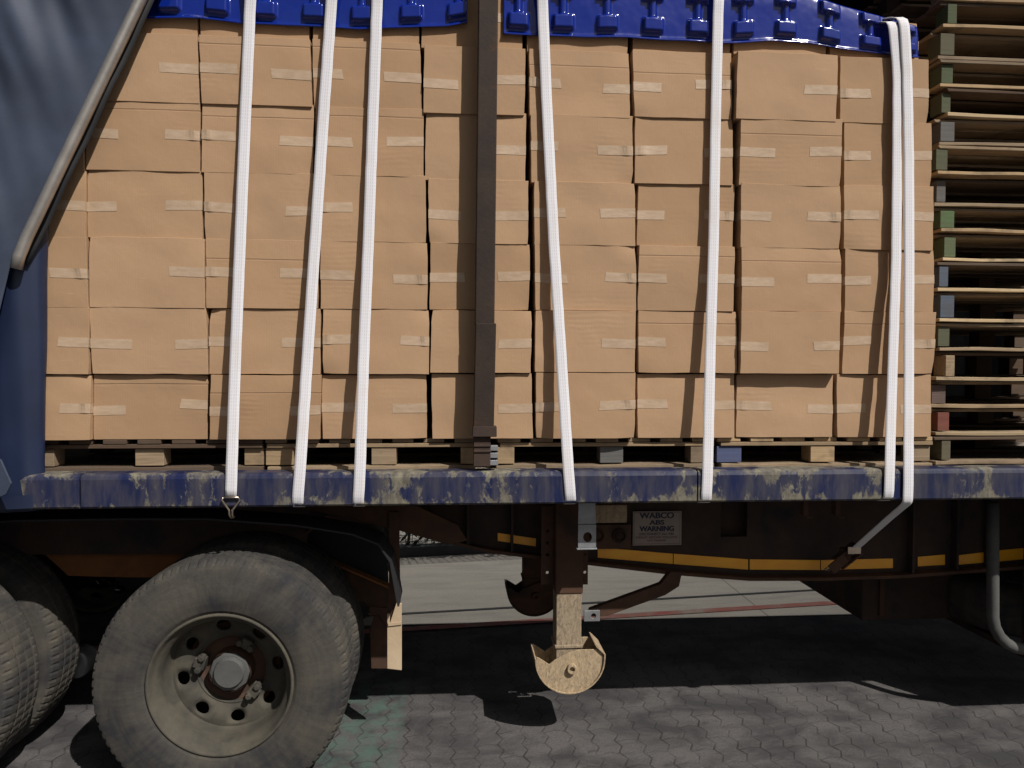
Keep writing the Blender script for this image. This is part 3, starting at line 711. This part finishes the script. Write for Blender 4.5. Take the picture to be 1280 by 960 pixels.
for dx in (-.42, .3):
    b = MB(); b.prism([(cx+dx, cz-.19), (cx+dx+.05, cz-.19), (cx+dx+.05, cz-.155), (cx+dx, cz-.155)], cy-.47, cy+.6); b.box(cx+dx, cx+dx+.05, cy-.50, cy-.468, cz-.19, 1.1)
    part(b, 'spare_carrier', K['rustdark'], bevel=.003)
b = MB(); b.box(3.0, 4.2, .07, .5, .66, 1.185); part(b, 'side_locker', K['rustdark'], bevel=.01)

# ------------------------------------------------------------------ pallets
def pallet(name, x0, x1, zb, zt, y0, depth, bl, cols, mats, label, group, seed, slim=False):
    rg = random.Random(seed); t = empty(name, ((x0+x1)/2, y0, zb)); tag(t, label, 'pallet', group)
    inv = Matrix.Translation((-(x0+x1)/2, -y0, -zb))
    def pp(mb, nm, mat):
        o = mb.build(nm, mat, bevel=.0025); o.parent = t; o.matrix_parent_inverse = inv; return o
    H = zt-zb; tb = .0165 if slim else .019
    ys = [y0, y0+depth/2-.05, y0+depth-.10]
    for i, y in enumerate(ys):
        b = MB(); dz = rg.uniform(-.002, .002) if i == 0 else 0; x = x0+rg.uniform(-.01, .02)
        nseg = 6; zz = [zb + max(0, rg.uniform(-.001, .0045)) for _ in range(nseg+1)]; th = [tb*rg.uniform(.85, 1.05) for _ in range(nseg+1)]
        vs = []
        for k in range(nseg+1):
            xx = x+(x1-x)*k/nseg; yo = rg.uniform(-.003, .003)
            vs += [(xx, y+yo, zz[k]), (xx, y+.10, zz[k]), (xx, y+.10, zz[k]+th[k]), (xx, y+yo, zz[k]+th[k])]
        b.add(vs, [(4*k+j, 4*k+(j+1) % 4, 4*k+4+(j+1) % 4, 4*k+4+j) for k in range(nseg) for j in range(4)]+[(0, 1, 2, 3), (4*nseg+3, 4*nseg+2, 4*nseg+1, 4*nseg)])
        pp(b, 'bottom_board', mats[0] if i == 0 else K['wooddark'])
    zs0, zs1 = zb+tb+.006, zt-(.016 if slim else 2*tb)-.002
    for i, y in enumerate(ys):
        for k, (bx, bw) in enumerate(bl):
            b = MB(); w = bw; b.box(bx, bx+w, y+.006+rg.uniform(0, .012), y+.10, zs0, zs1)
            pp(b, 'block', cols[k] if i == 0 else K['wooddark'])  # rear blocks darkened as painted shade
    if slim:
        b = MB(); n = 7; bw = .10; gap = (depth-n*bw)/(n-1); tz = zs1+.002
        for k in range(n):
            yy = y0+k*(bw+gap)+(rg.choice((0, .004, .03, .05)) if k == 0 else 0); z_ = rg.uniform(-.0025, .0025)
            b.add([(x0+rg.uniform(0, .02), yy, tz), (x1, yy, tz+z_), (x1, yy+bw, tz+z_), (x0, yy+bw, tz), (x0, yy, zt-.002), (x1, yy, zt-.002+z_), (x1, yy+bw, zt-.002+z_), (x0, yy+bw, zt-.002)],
                  [(0, 3, 2, 1), (4, 5, 6, 7), (0, 1, 5, 4), (1, 2, 6, 5), (2, 3, 7, 6), (3, 0, 4, 7)])
        pp(b, 'top_boards', mats[1])
    else:
        b = MB()
        for i, y in enumerate(ys):
            b.box(x0+rg.uniform(0, .02), x1, y+rg.uniform(-.002, .006), y+.10, zs1+.002, zs1+tb)
        pp(b, 'stringer_boards', mats[1])
        b = MB(); n = 7; gap = .045; bw = (x1-x0-gap*(n-1))/n
        for k in range(n):
            xx = x0+k*(bw+gap); b.box(xx, xx+bw, y0+rg.uniform(-.004, .012), y0+depth, zs1+tb+.002, zt-.001)
        pp(b, 'top_boards', mats[2])
    if slim: t.rotation_euler.z = R(rg.uniform(-.9, .9))
    return t
YP = .135
def xp(px): return P(px, 570, YP).x
ZP = P(600, 548, YP).z
loads = [
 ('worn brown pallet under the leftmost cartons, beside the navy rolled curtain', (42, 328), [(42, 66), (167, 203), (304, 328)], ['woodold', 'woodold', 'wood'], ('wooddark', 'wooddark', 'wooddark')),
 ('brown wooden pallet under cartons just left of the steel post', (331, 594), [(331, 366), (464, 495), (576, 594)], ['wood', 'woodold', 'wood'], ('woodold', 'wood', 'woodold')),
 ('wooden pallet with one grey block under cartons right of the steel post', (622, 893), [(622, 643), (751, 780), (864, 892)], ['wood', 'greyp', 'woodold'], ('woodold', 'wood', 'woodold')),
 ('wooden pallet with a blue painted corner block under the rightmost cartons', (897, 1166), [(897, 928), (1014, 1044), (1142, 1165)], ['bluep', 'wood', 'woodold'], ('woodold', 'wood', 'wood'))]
for i, (lab, (xa, xb), bl, cols, ms) in enumerate(loads):
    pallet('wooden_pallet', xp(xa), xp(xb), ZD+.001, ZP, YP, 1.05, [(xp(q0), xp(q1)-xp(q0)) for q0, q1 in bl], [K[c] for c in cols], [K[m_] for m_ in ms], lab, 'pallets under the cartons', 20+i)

YS = .19
ylines = [583, 547.5, 513, 478.5, 441, 405, 366, 328.5, 292, 259, 220.5, 183, 147, 110.5, 75, 36, 0, -36, -72]
stack_cols = ['green', 'redp', 'rustb', 'woodold', 'green', 'steelblue', 'steelblue', 'leafgreen', 'leafgreen', 'greyp', 'green', 'greyp', 'green', 'green', 'green', 'green', 'woodold', 'woodold']
stack_mat = ['woodold', 'woodpale', 'wood', 'woodpale', 'woodold', 'woodpale', 'woodpale', 'woodpale', 'wood', 'woodold', 'wood', 'woodold', 'woodpale', 'wood', 'woodold', 'wood', 'wood', 'woodold']
stack_off = [1170, 1173, 1170, 1171, 1175, 1174, 1172, 1176, 1171, 1170, 1168, 1169, 1179, 1169, 1166, 1171, 1168, 1168]
blk_px = [1186, 1185, 1178, 1190, 1182, 1182, 1181, 1188, 1182, 1178, 1172, 1180, 1181, 1179, 1177, 1184, 1180, 1180]
desc = ['with a dark green block, lowest of the tall stack', 'with a red block and bright board, second from the deck', 'with a purplish block, third from the deck',
 'with a bare grey block, fourth from the deck', 'with a mossy green block, fifth from the deck', 'with a slate blue block, sixth from the deck',
 'with a slate blue block, seventh from the deck', 'with a bright green block, eighth from the deck', 'with a bright green block, ninth from the deck',
 'with a dark grey block, tenth from the deck', 'with a mottled green block, eleventh from the deck', 'with a dark grey block, twelfth from the deck',
 'with a pale green block, thirteenth from the deck', 'with a pale green block, fourteenth from the deck', 'with a long green block, fifteenth from the deck', 'with a green block, at the top edge of the picture',
 'hidden above the picture, second from the stack top', 'hidden above the picture, topmost of the stack']
K['rustb'] = mat_wood('painted_block_mauve', (.15, .10, .10), (.10, .07, .07))
# real heights of the stacked pallets
zl = [P(1185, y, YS).z for y in ylines]
dz = ZD+.002-zl[0]
for i in range(len(stack_cols)):
    xo = P(stack_off[i], 400, YS).x; bxx = P(blk_px[i], 400, YS).x - .02
    pallet('wooden_pallet', xo, xo+1.2, zl[i]+dz+.001, zl[i+1]+dz-.001, YS+(i*37 % 5)*.004, 1.0,
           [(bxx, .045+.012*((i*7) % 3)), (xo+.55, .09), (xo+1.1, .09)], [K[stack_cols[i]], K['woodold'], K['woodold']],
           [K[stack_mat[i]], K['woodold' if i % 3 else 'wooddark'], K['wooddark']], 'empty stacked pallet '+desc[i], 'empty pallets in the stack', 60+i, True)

# ------------------------------------------------------------------ cartons
rows = {  # per row: column edges in photo pixels (left, right)
 6: [(-60, 98), (104, 247), (250, 388), (390, 524), (527, 655), (658, 786), (790, 914), (917, 1035), (1037, 1149)],
 5: [(-52, 100), (105, 248), (250, 389), (391, 527), (529, 657), (661, 788), (791, 916), (920, 1048), (1049, 1162)],
 4: [(-48, 104), (107, 250), (252, 392), (394, 530), (531, 658), (663, 792), (793, 917), (924, 1053), (1054, 1166)],
 3: [(-44, 107), (109, 253), (255, 395), (397, 533), (535, 661), (667, 795), (796, 918), (925, 1052), (1054, 1168)],
 2: [(-40, 109), (111, 256), (257, 398), (400, 535), (537, 663), (668, 796), (797, 919), (926, 1053), (1055, 1169)],
 1: [(-38, 111), (113, 259), (261, 401), (403, 537), (538, 665), (668, 795), (797, 922), (925, 1051), (1053, 1170)],
 0: [(-36, 113), (117, 260), (262, 401), (402, 534), (539, 666), (669, 795), (796, 919), (919.5, 1042), (1045, 1165)]}
ylab = {0: [(115, 551), (530, 546), (660, 544), (1165, 543)], 1: [(115, 468), (530, 468), (660, 465), (900, 467), (1165, 468)], 2: [(115, 384), (530, 387), (1165, 390)],
        3: [(115, 296), (390, 301), (530, 303), (660, 305), (900, 308), (1165, 313)], 4: [(115, 211), (530, 221), (620, 227), (1165, 233)],
        5: [(115, 124), (250, 127), (390, 132), (530, 138), (660, 144), (900, 147), (1050, 150), (1165, 156)], 6: [(115, 40), (250, 47), (390, 50), (530, 57), (660, 64), (900, 66), (1050, 69), (1165, 80)], 7: [(115, -42), (530, -30), (900, -20), (985, 6), (1100, 29), (1165, 44)]}
colname = ['in the leftmost column beside the navy rolled curtain', 'in the wide column left of the hooked strap', 'in the column between the first two straps', 'in the column under the third strap',
           'in the column behind the brown steel post', 'in the column under the slanting middle strap', 'in the column under the fifth strap', 'in the column right of the wide shadow gap', 'in the last column, under the doubled straps']
rowname = ['bottom carton', 'carton second from bottom', 'carton third from bottom', 'carton fourth from bottom', 'carton fifth from bottom', 'carton sixth from bottom', 'top carton under the blue cover']
rg = random.Random(11)
def carton(x0, x1, z0, z1, y0, d, label, tapes, seed):
    r = random.Random(seed); w, h = x1-x0, z1-z0
    bm = bmesh.new(); bmesh.ops.create_cube(bm, size=1)
    bmesh.ops.subdivide_edges(bm, edges=bm.edges[:], cuts=9, use_grid_fill=True)
    A = r.uniform(-.003, .0035); cr = [(r.choice((-1, 1)), r.choice((-1, 1)), r.uniform(.0, .009)) for _ in range(2)]
    so_ = r.uniform(0, 99); tl = r.uniform(-.004, .004); sag = r.uniform(0, .005); sk = r.uniform(-.004, .004)
    for v in bm.verts:
        x, y, z = v.co*2
        o = Vector((x*w/2, (y+1)*d/2, (z+1)*h/2))
        if y < -.99:
            o.y -= A*(1-x*x)*(1-z*z)
            o.y += noise.noise(Vector((x*1.6+so_, z*1.4, so_)))*.0035
        for cx_, cz_, am in cr:
            dd = max(0, 1-math.hypot((x-cx_)*w, (z-cz_)*h)/.13)
            if y < 0: o.y += am*dd*1.2; o.z -= cz_*am*dd*.45; o.x -= cx_*am*dd*.45
        o.y += tl*z
        if z > .99: o.z -= sag*(1-x*x)*.9 + noise.noise(Vector((x*2.2+so_, 3, so_)))*.0016
        if z < -.99: o.z += max(0, noise.noise(Vector((x*2.1+so_, 7, so_))))*.004*(1-x*x)
        if abs(x) > .99: o.x += noise.noise(Vector((z*2.2, so_, x*4)))*.0025
        o.x += sk*z
        v.co = o
    me = bpy.data.meshes.new('carton'); bm.to_mesh(me); bm.free(); me.materials.append(K['card'])
    o = bpy.data.objects.new('carton', me); C.objects.link(o); o.location = ((x0+x1)/2, y0, z0)
    o.rotation_euler.z = 0
    m_ = o.modifiers.new('bevel', 'BEVEL'); m_.width = .0014; m_.segments = 2; m_.limit_method = 'ANGLE'; m_.angle_limit = R(50); m_.harden_normals = True; me.shade_smooth()
    tag(o, label, 'cardboard box', 'strapped cartons on the trailer')
    # tape tails folded round the upright edges
    th = .040
    for side, ln, zo, tilt in tapes:
        b = MB(); nseg = 12; vs = []
        zc = h*.5+zo
        pts = []
        for k in range(nseg+1):
            s_ = k/nseg; lx = side*(w/2+.0006 - (ln*s_))
            pts.append((lx, s_))
        def yf(lx, zz):
            x, z = lx*2/w, zz*2/h-1
            y = -A*(1-x*x)*(1-z*z) + noise.noise(Vector((x*1.6+so_, z*1.4, so_)))*.0035 + tl*z
            for cx_, cz_, am in cr:
                y += am*1.2*max(0, 1-math.hypot((x-cx_)*w, (z-cz_)*h)/.13)
            return y
        end = r.uniform(-.012, .012)
        bub = r.random() < .3
        for lx, s_ in pts:
            ex = side*end*s_ ; zz = zc+tilt*s_
            bump = (.006*math.exp(-((s_-.18)/.12)**2) if bub else 0)
            for q, zq in ((0, -th/2), (1, th/2)):
                xx = lx - (ex if q else 0)*.6
                vs.append((xx+sk*((zz+zq)*2/h-1), yf(lx, zz+zq)-.0012-bump*(.4+q*.6), zz+zq))
        vs2 = [(v[0], v[1]+.0008, v[2]) for v in vs]; n2 = len(vs)
        fs = [(2*k, 2*k+2, 2*k+3, 2*k+1) for k in range(nseg)] + [(n2+2*k, n2+2*k+1, n2+2*k+3, n2+2*k+2) for k in range(nseg)]
        fs += [(2*k, n2+2*k, n2+2*k+2, 2*k+2) for k in range(nseg)] + [(2*k+1, 2*k+3, n2+2*k+3, n2+2*k+1) for k in range(nseg)] + [(2*nseg, n2+2*nseg, n2+2*nseg+1, 2*nseg+1)]
        # the turn on to the carton's side
        i0 = len(vs)*2
        sx = side*(w/2+.0012)
        vs3 = [(sx+sk*(-th/h), vs[0][1]-.0004, zc-th/2), (sx+sk*(th/h), vs[1][1]-.0004, zc+th/2), (sx, .10, zc+th/2), (sx, .10, zc-th/2)]
        b.add(vs+vs2+vs3, fs+[(i0, i0+1, i0+2, i0+3)])
        t = b.build('tape', K['tape'], o)
    return o
YB = .103
for r_ in range(7):
    for c_ in range(9):
        xa, xb = rows[r_][c_]
        y0 = YB + rg.uniform(-.007, .010)
        if r_ == 0 and c_ in (1, 3, 6, 7, 8): y0 += .020 + (.010 if c_ == 7 else 0)
        if r_ == 1 and c_ in (2,): y0 += .016
        if r_ == 6: y0 = YB+.030+rg.uniform(-.003, .003)
        if c_ == 7 and 0 < r_ < 6: y0 -= .020
        xm = (xa+xb)/2
        yb_, yt_ = lerp_tab(ylab[r_], xm), lerp_tab(ylab[r_+1], xm)
        A, B_ = P(xa, yb_, y0), P(xb, yt_, y0)
        if r_ == 0: zA = ZP+.001
        else: zA = A.z + .0016
        zB = B_.z-.0018
        tp = []
        for side in (-1, 1):
            if rg.random() < .95: tp.append((side, rg.uniform(.115, .165), rg.uniform(-.014, .014)+(-.004), rg.uniform(-.006, .006)))
        lab = rowname[r_]+' '+colname[c_]
        carton(A.x+.0022, B_.x-.0022, zA, zB, y0, .52, lab, tp, r_*31+c_)

# ------------------------------------------------------------------ blue moulded top covers
def cover(xa_px, xb_px, ytab, x_feet, H, label, seed, droop=None):
    yf = .116
    xa, xb = P(xa_px, 30, yf).x, P(xb_px, 50, yf).x
    nx = int((xb-xa)/.006); nh = int(H/.006); nb = 46
    tab = [(P(x, y, yf).x, P(x, y, yf).z) for x, y in ytab]
    feet = [P(x, 30, yf).x for x in x_feet]
    sm = lambda d, w: max(0., min(1., (w-d)/.007+.5))
    vs = []
    for i in range(nx+1):
        x = xa+(xb-xa)*i/nx; zb = lerp_tab(tab, x) + .004*noise.noise(Vector((x*6, seed, 0)))
        k = min(feet, key=lambda f: abs(f-x)); dx = abs(k-x)
        Hx = H*(lerp_tab(droop, x) if droop else 1)
        lean = .006+.004*noise.noise(Vector((x*2.2, seed, 3)))
        for j in range(nh+1):
            h = H*j/nh; hh = Hx*j/nh
            d = .024*sm(dx, .044)*sm(abs(h-.062), .031) + .016*sm(dx, .0135)*sm(abs(h-.128), .050)*(1-sm(dx, .044)*sm(abs(h-.062), .031)) + .024*sm(dx, .044)*sm(abs(h-.200), .030)
            lip = .007*math.exp(-(h/.010)**2)
            wv = .005*noise.noise(Vector((x*4.5, h*5, seed+8.)))
            vs.append((x, yf + lean*h/H - d - lip + wv + .010*(h/H)**6, zb+hh))
        ztop = zb+Hx; ye = vs[-1][1]
        for j in range(1, nb+1):
            t = j/nb; vs.append((x, ye+t*1.0, ztop+.012*math.sin(min(1, t*6)*math.pi/2)+.006*noise.noise(Vector((x*3, t*6, seed)))))
    m_ = nh+nb+1
    b = MB(); b.add(vs, [(i*m_+j, (i+1)*m_+j, (i+1)*m_+j+1, i*m_+j+1) for i in range(nx) for j in range(m_-1)])
    o = b.build('plastic_cover', K['blue'], smooth=True, fix=False)
    md = o.modifiers.new('t', 'SOLIDIFY'); md.thickness = .004; md.offset = -1
    tag(o, label, 'plastic cover', 'blue plastic covers on the load'); return o
cover(165, 584, [(160, 22), (250, 24), (300, 30), (345, 31), (390, 34), (450, 37), (500, 36), (560, 33), (584, 29)], (212, 272, 332, 393, 453, 514, 573), .25,
      'left shiny blue moulded plastic cover capping cartons left of the steel post', 3.3)
dr = [(P(930, 30, .1).x, 1.0), (P(1000, 30, .1).x, .93), (P(1050, 30, .1).x, .82), (P(1100, 30, .1).x, .72), (P(1150, 40, .1).x, .58)]
cover(629, 1148, [(629, 43), (700, 46), (785, 48), (850, 51), (905, 54), (960, 52), (1010, 54), (1050, 61), (1110, 69), (1150, 73)], (648, 704, 759, 816, 872, 929, 982, 1037, 1088, 1132), .25,
      'right shiny blue moulded plastic cover drooping over the cartons by the pallet stack', 7.7, dr)

# ------------------------------------------------------------------ straps
def strap(pts, label, hook=False, wide=.0465, tail=None, seed=0):
    # centre line resampled, a woven ribbon 3 mm thick
    path = [Vector(p) for p in pts]; res = []
    for a, b2 in zip(path[:-1], path[1:]):
        n = max(1, int((b2-a).length/.03))
        for k in range(n): res.append(a.lerp(b2, k/n))
    res.append(path[-1])
    sm = res[:]
    for _ in range(2):
        sm = [sm[0]]+[(sm[i-1]+sm[i]*2+sm[i+1])/4 for i in range(1, len(sm)-1)]+[sm[-1]]
    res = sm
    vs = []; uvv = [0]; n = len(res)
    for i, p in enumerate(res):
        t = (res[min(i+1, n-1)]-res[max(i-1, 0)]).normalized()
        side = Vector((1, 0, 0)) - t*t.x; side.normalize()
        tw = .10*noise.noise(Vector((i*.03, seed, 1)))
        nr = side.cross(t).normalized()
        sd = side*math.cos(tw)+nr*math.sin(tw)*.6
        if i: uvv.append(uvv[-1]+(res[i]-res[i-1]).length)
        wob = .0012*noise.noise(Vector((i*.5, seed, 9)))
        for k, w_ in enumerate((-.5, -.25, 0, .25, .5)): vs.append(p+sd*wide*w_+nr*(.002*(1-abs(w_)*2))*0+sd*wob)
    b = MB(); b.add(vs, [(5*i+k, 5*i+k+1, 5*i+5+k+1, 5*i+5+k) for i in range(n-1) for k in range(4)])
    o = b.build('ratchet_strap', K['web'], smooth=True, fix=False)
    uv = o.data.uv_layers.new(name='UVMap')
    for lp in o.data.loops:
        vi = lp.vertex_index; uv.data[lp.index].uv = ((vi % 5)/4, uvv[vi//5])
    md = o.modifiers.new('t', 'SOLIDIFY'); md.thickness = .003; md.offset = 0
    tag(o, label, 'strap', 'white load straps')
    return o
def sp_pts(px, over=True, end='wrap'):
    out = []; ys0 = px[0][1]
    for x, y in px:
        t = max(0, min(1, y/590)); Y = float(np.interp(y, [0, 170, 330, 450, 590], [.082, .080, .062, .040, -.006]))
        if y > 588: Y = -.006
        out.append(P(x, y, Y))
    if over:
        a = out[0]; d = (out[0]-out[1]).normalized()
        top = Vector((a.x+d.x*.12, .06, 3.47 if a.x < .0 else 3.44)); out = [Vector((top.x, 1.0, top.z+.01)), Vector((top.x, .14, top.z+.005)), top]+out
    if end == 'wrap':
        e = out[-1]; out.append(Vector((e.x, .0, ZB-.007))); out.append(Vector((e.x, .09, ZB-.008)))
    return out
s1 = strap(sp_pts([(313, 0), (306, 160), (299, 330), (295.3, 420), (293, 480), (289.5, 590), (288.5, 622)], end='hook'), 'white strap ending in a steel hook on the rail, leftmost of all straps', seed=1)
b = MB(); q = P(288.5, 623, -.012); e = P(288, 640, -.012)
b.tube([(q.x-.030, -.012, q.z+.004), (q.x+.030, -.012, q.z+.004), (q.x+.036, -.012, q.z-.006), (q.x+.007, -.013, q.z-.048), (q.x+.006, -.013, q.z-.068), (q.x+.004, .004, q.z-.083), (q.x, .03, q.z-.085)], .0042, 10)
b.tube([(q.x-.030, -.012, q.z+.004), (q.x-.036, -.012, q.z-.006), (q.x-.007, -.013, q.z-.048), (q.x-.006, -.013, q.z-.068), (q.x-.004, .004, q.z-.083), (q.x, .03, q.z-.085)], .0042, 10)
hk = b.build('steel_hook', K['bright'], s1, smooth=True)
strap(sp_pts([(414.5, 0), (404, 150), (394, 300), (384, 450), (375, 588), (371.5, 630)]), 'white strap slanting down left, between the hooked strap and the third strap', seed=2)
strap(sp_pts([(471.5, 0), (466, 150), (460.5, 300), (455, 430), (450, 588), (447.5, 630)]), 'white strap just left of the steel post, third from the left', seed=3)
strap(sp_pts([(678, 0), (683, 120), (692, 300), (703, 470), (710.5, 588), (713.5, 626)]), 'white strap slanting down right, just right of the steel post', seed=4)
strap(sp_pts([(898, 0), (894.5, 150), (892, 300), (888, 430), (884.5, 588), (883, 626)]), 'white strap hanging alone midway between steel post and doubled straps', seed=5)
def top_in(pts, zt):
    a = pts[0]; return [Vector((a.x-.13, .95, zt+.05)), Vector((a.x-.04, .13, zt)), Vector((a.x-.005, .075, zt-.015))]+pts
pA = [P(1116, 26, .07), P(1122, 90, .076), P(1121.5, 200, .074), P(1120, 330, .058), P(1115, 480, .030), P(1112, 588, -.006), P(1111, 622, -.006)]
e = pA[-1]; pA += [Vector((e.x, .0, ZB-.007)), Vector((e.x, .09, ZB-.008))]
strap(top_in(pA, P(1114, 20, .06).z), 'left one of the two adjacent white straps near the pallet stack', seed=6)
pB = [P(1130, 22, .062), P(1134, 90, .070), P(1136, 200, .066), P(1136.5, 330, .050), P(1136, 480, .024), P(1135.5, 588, -.010), P(1135, 622, -.010), P(1134.6, 627, -.010), P(1134.2, 628.5, -.006), P(1133, 630, .0)]
pB += [P(1118, 642, .10), P(1064, 690, .42)]
s7 = strap(top_in(pB, P(1122, 14, .06).z), 'right one of the adjacent straps, its end slanting under the rail to a ratchet', seed=7)
b = MB(); q = P(1058, 694, .42)
ax = (P(1100, 660, .42)-q).normalized(); sd = Vector((-ax.z, 0, ax.x))
def obox(mb, c, u, v, hu, hv, y0, y1):
    pts = [c+u*hu+v*hv, c-u*hu+v*hv, c-u*hu-v*hv, c+u*hu-v*hv]; mb.prism([(p.x, p.z) for p in pts], y0, y1)
obox(b, q+sd*.03, ax, sd, .065, .004, .39, .43); obox(b, q-sd*.03, ax, sd, .065, .004, .39, .43); obox(b, q-ax*.06, ax, sd, .05, .026, .40, .408)
b.tube([(q+sd*.045).to_tuple(), (q-sd*.045).to_tuple()], .013, 12)
rt_ = b.build('ratchet', K['rust'], s7, bevel=.002)
b = MB(); obox(b, P(1068, 688, .38), Vector((1, 0, 0)), Vector((0, 0, 1)), .034, .018, .378, .386); b.build('ratchet_handle', K['bright'], s7, bevel=.002)
b = MB(); q2 = P(1038, 706, .44); b.tube([(q2.x+.05, .43, q2.z+.03), (q2.x, .43, q2.z), (q2.x-.02, .45, q2.z-.025), (q2.x+.01, .48, q2.z-.04), (q2.x+.05, .5, q2.z-.03)], .006, 10); b.build('end_hook', K['bright'], s7, smooth=True)

# ------------------------------------------------------------------ fence and hedge on the far side
FA, FB = G(440, 699), G(625, 690)
fd = (FB-FA); fd = fd/fd.x
def fy(x): return FA.y + fd.y*(x-FA.x)
fn = empty('mesh_fence', (0, fy(0), 0)); tag(fn, 'dark welded mesh fence on a low kerb beyond the trailer', 'fence')
inv = Matrix.Translation((0, -fy(0), 0))
def fpart(b, nm, mat):
    o = b.build(nm, mat); o.parent = fn; o.matrix_parent_inverse = inv; return o
b = MB()
for x in np.arange(-8, 9, .06): b.box(x-.003, x+.003, fy(x)-.003, fy(x)+.003, .10, 1.25)
for z in np.arange(.14, 1.26, .06):
    vs = []
    for x in (-8, 9): vs += [(x, fy(x)-.007, z-.003), (x, fy(x)-.0035, z-.003), (x, fy(x)-.0035, z+.003), (x, fy(x)-.007, z+.003)]
    b.add(vs, [(k, (k+1) % 4, 4+(k+1) % 4, 4+k) for k in range(4)])
fpart(b, 'mesh_panel', K['fence'])
for x in np.arange(-7, 9, 2.5):
    b = MB(); b.box(x-.025, x+.025, fy(x)+.01, fy(x)+.06, 0.005, 1.3); fpart(b, 'fence_post', K['fence'])
b = MB(); vs = []
for x in (-8, 9): vs += [(x, fy(x)-.05, .005), (x, fy(x)+.08, .005), (x, fy(x)+.08, .095), (x, fy(x)-.05, .095)]
b.add(vs, [(k, (k+1) % 4, 4+(k+1) % 4, 4+k) for k in range(4)] + [(0, 1, 2, 3), (7, 6, 5, 4)]); fpart(b, 'fence_kerb', K['kerb'])
hd = empty('clipped_hedge', (0, fy(0)+.5, 0)); tag(hd, 'dark leafy hedge growing behind the mesh fence', 'hedge')
inv = Matrix.Translation((0, -fy(0)-.5, 0)); rh = random.Random(5)
b = MB()
for _ in range(17000):
    x = rh.uniform(-8, 9); z = .05+1.05*rh.random()**.8; top = 1.0+.12*noise.noise(Vector((x*1.5, 0, 0)))
    if z > top: continue
    y = fy(x)+.06+.7*rh.random()**1.8
    nv = Vector((rh.uniform(-1, 1), rh.uniform(-1.2, .3), rh.uniform(-.3, 1))).normalized(); t = nv.orthogonal().normalized(); bt = nv.cross(t); L, w_ = rh.uniform(.03, .06), rh.uniform(.012, .022)
    p = Vector((x, y, z)); b.add([p-t*L, p+bt*w_, p+t*L, p-bt*w_], [(0, 1, 2, 3)])
o = b.build('foliage', K['leaf'], fix=False); o.parent = hd; o.matrix_parent_inverse = inv
b = MB()
for x in np.arange(-7.8, 9, .35): b.tube([(x, fy(x)+.5, 0), (x+rh.uniform(-.1, .1), fy(x)+.5, .5), (x+rh.uniform(-.15, .15), fy(x)+.45, .95)], [.016, .012, .004], 6)
o = b.build('stem', K['stem']); o.parent = hd; o.matrix_parent_inverse = inv

# ------------------------------------------------------------------ yard floodlight mast on the far side: it lights the apron behind the trailer
LX, LY, LZ = -.8, 5.6, 8.6
ml = empty('floodlight_mast', (LX, LY+.9, 0)); tag(ml, 'tall grey floodlight mast behind the hedge, above the picture', 'floodlight')
inv = Matrix.Translation((-LX, -LY-.9, 0))
def mpart(b, nm, mat, par=ml, **k):
    o = b.build(nm, mat, **k); o.parent = par; o.matrix_parent_inverse = inv; return o
b = MB(); b.tube([(LX, LY+.9, 0), (LX, LY+.9, LZ+.1)], [.09, .05], 20); mpart(b, 'mast', K['galv'], smooth=True)
b = MB(); b.tube([(LX, LY+.9, LZ), (LX, LY+.1, LZ+.12)], .03, 12); mpart(b, 'arm', K['galv'], smooth=True)
b = MB(); b.prism([(LX-.22, LZ+.04), (LX+.22, LZ+.04), (LX+.16, LZ+.16), (LX-.16, LZ+.16)], LY-.16, LY+.16); mpart(b, 'lamp_head', K['galv'], bevel=.01)
fl = bpy.data.lights.new('floodlight', 'SPOT'); fl.energy = 1150; fl.spot_size = R(140); fl.spot_blend = .3; fl.shadow_soft_size = .08; fl.color = (1, .95, .86)
fo = bpy.data.objects.new('floodlight', fl); C.objects.link(fo); fo.location = (0, -.9, LZ); fo.parent = ml
fo.rotation_euler = Vector((0, -.25, -1)).to_track_quat('-Z', 'Y').to_euler()
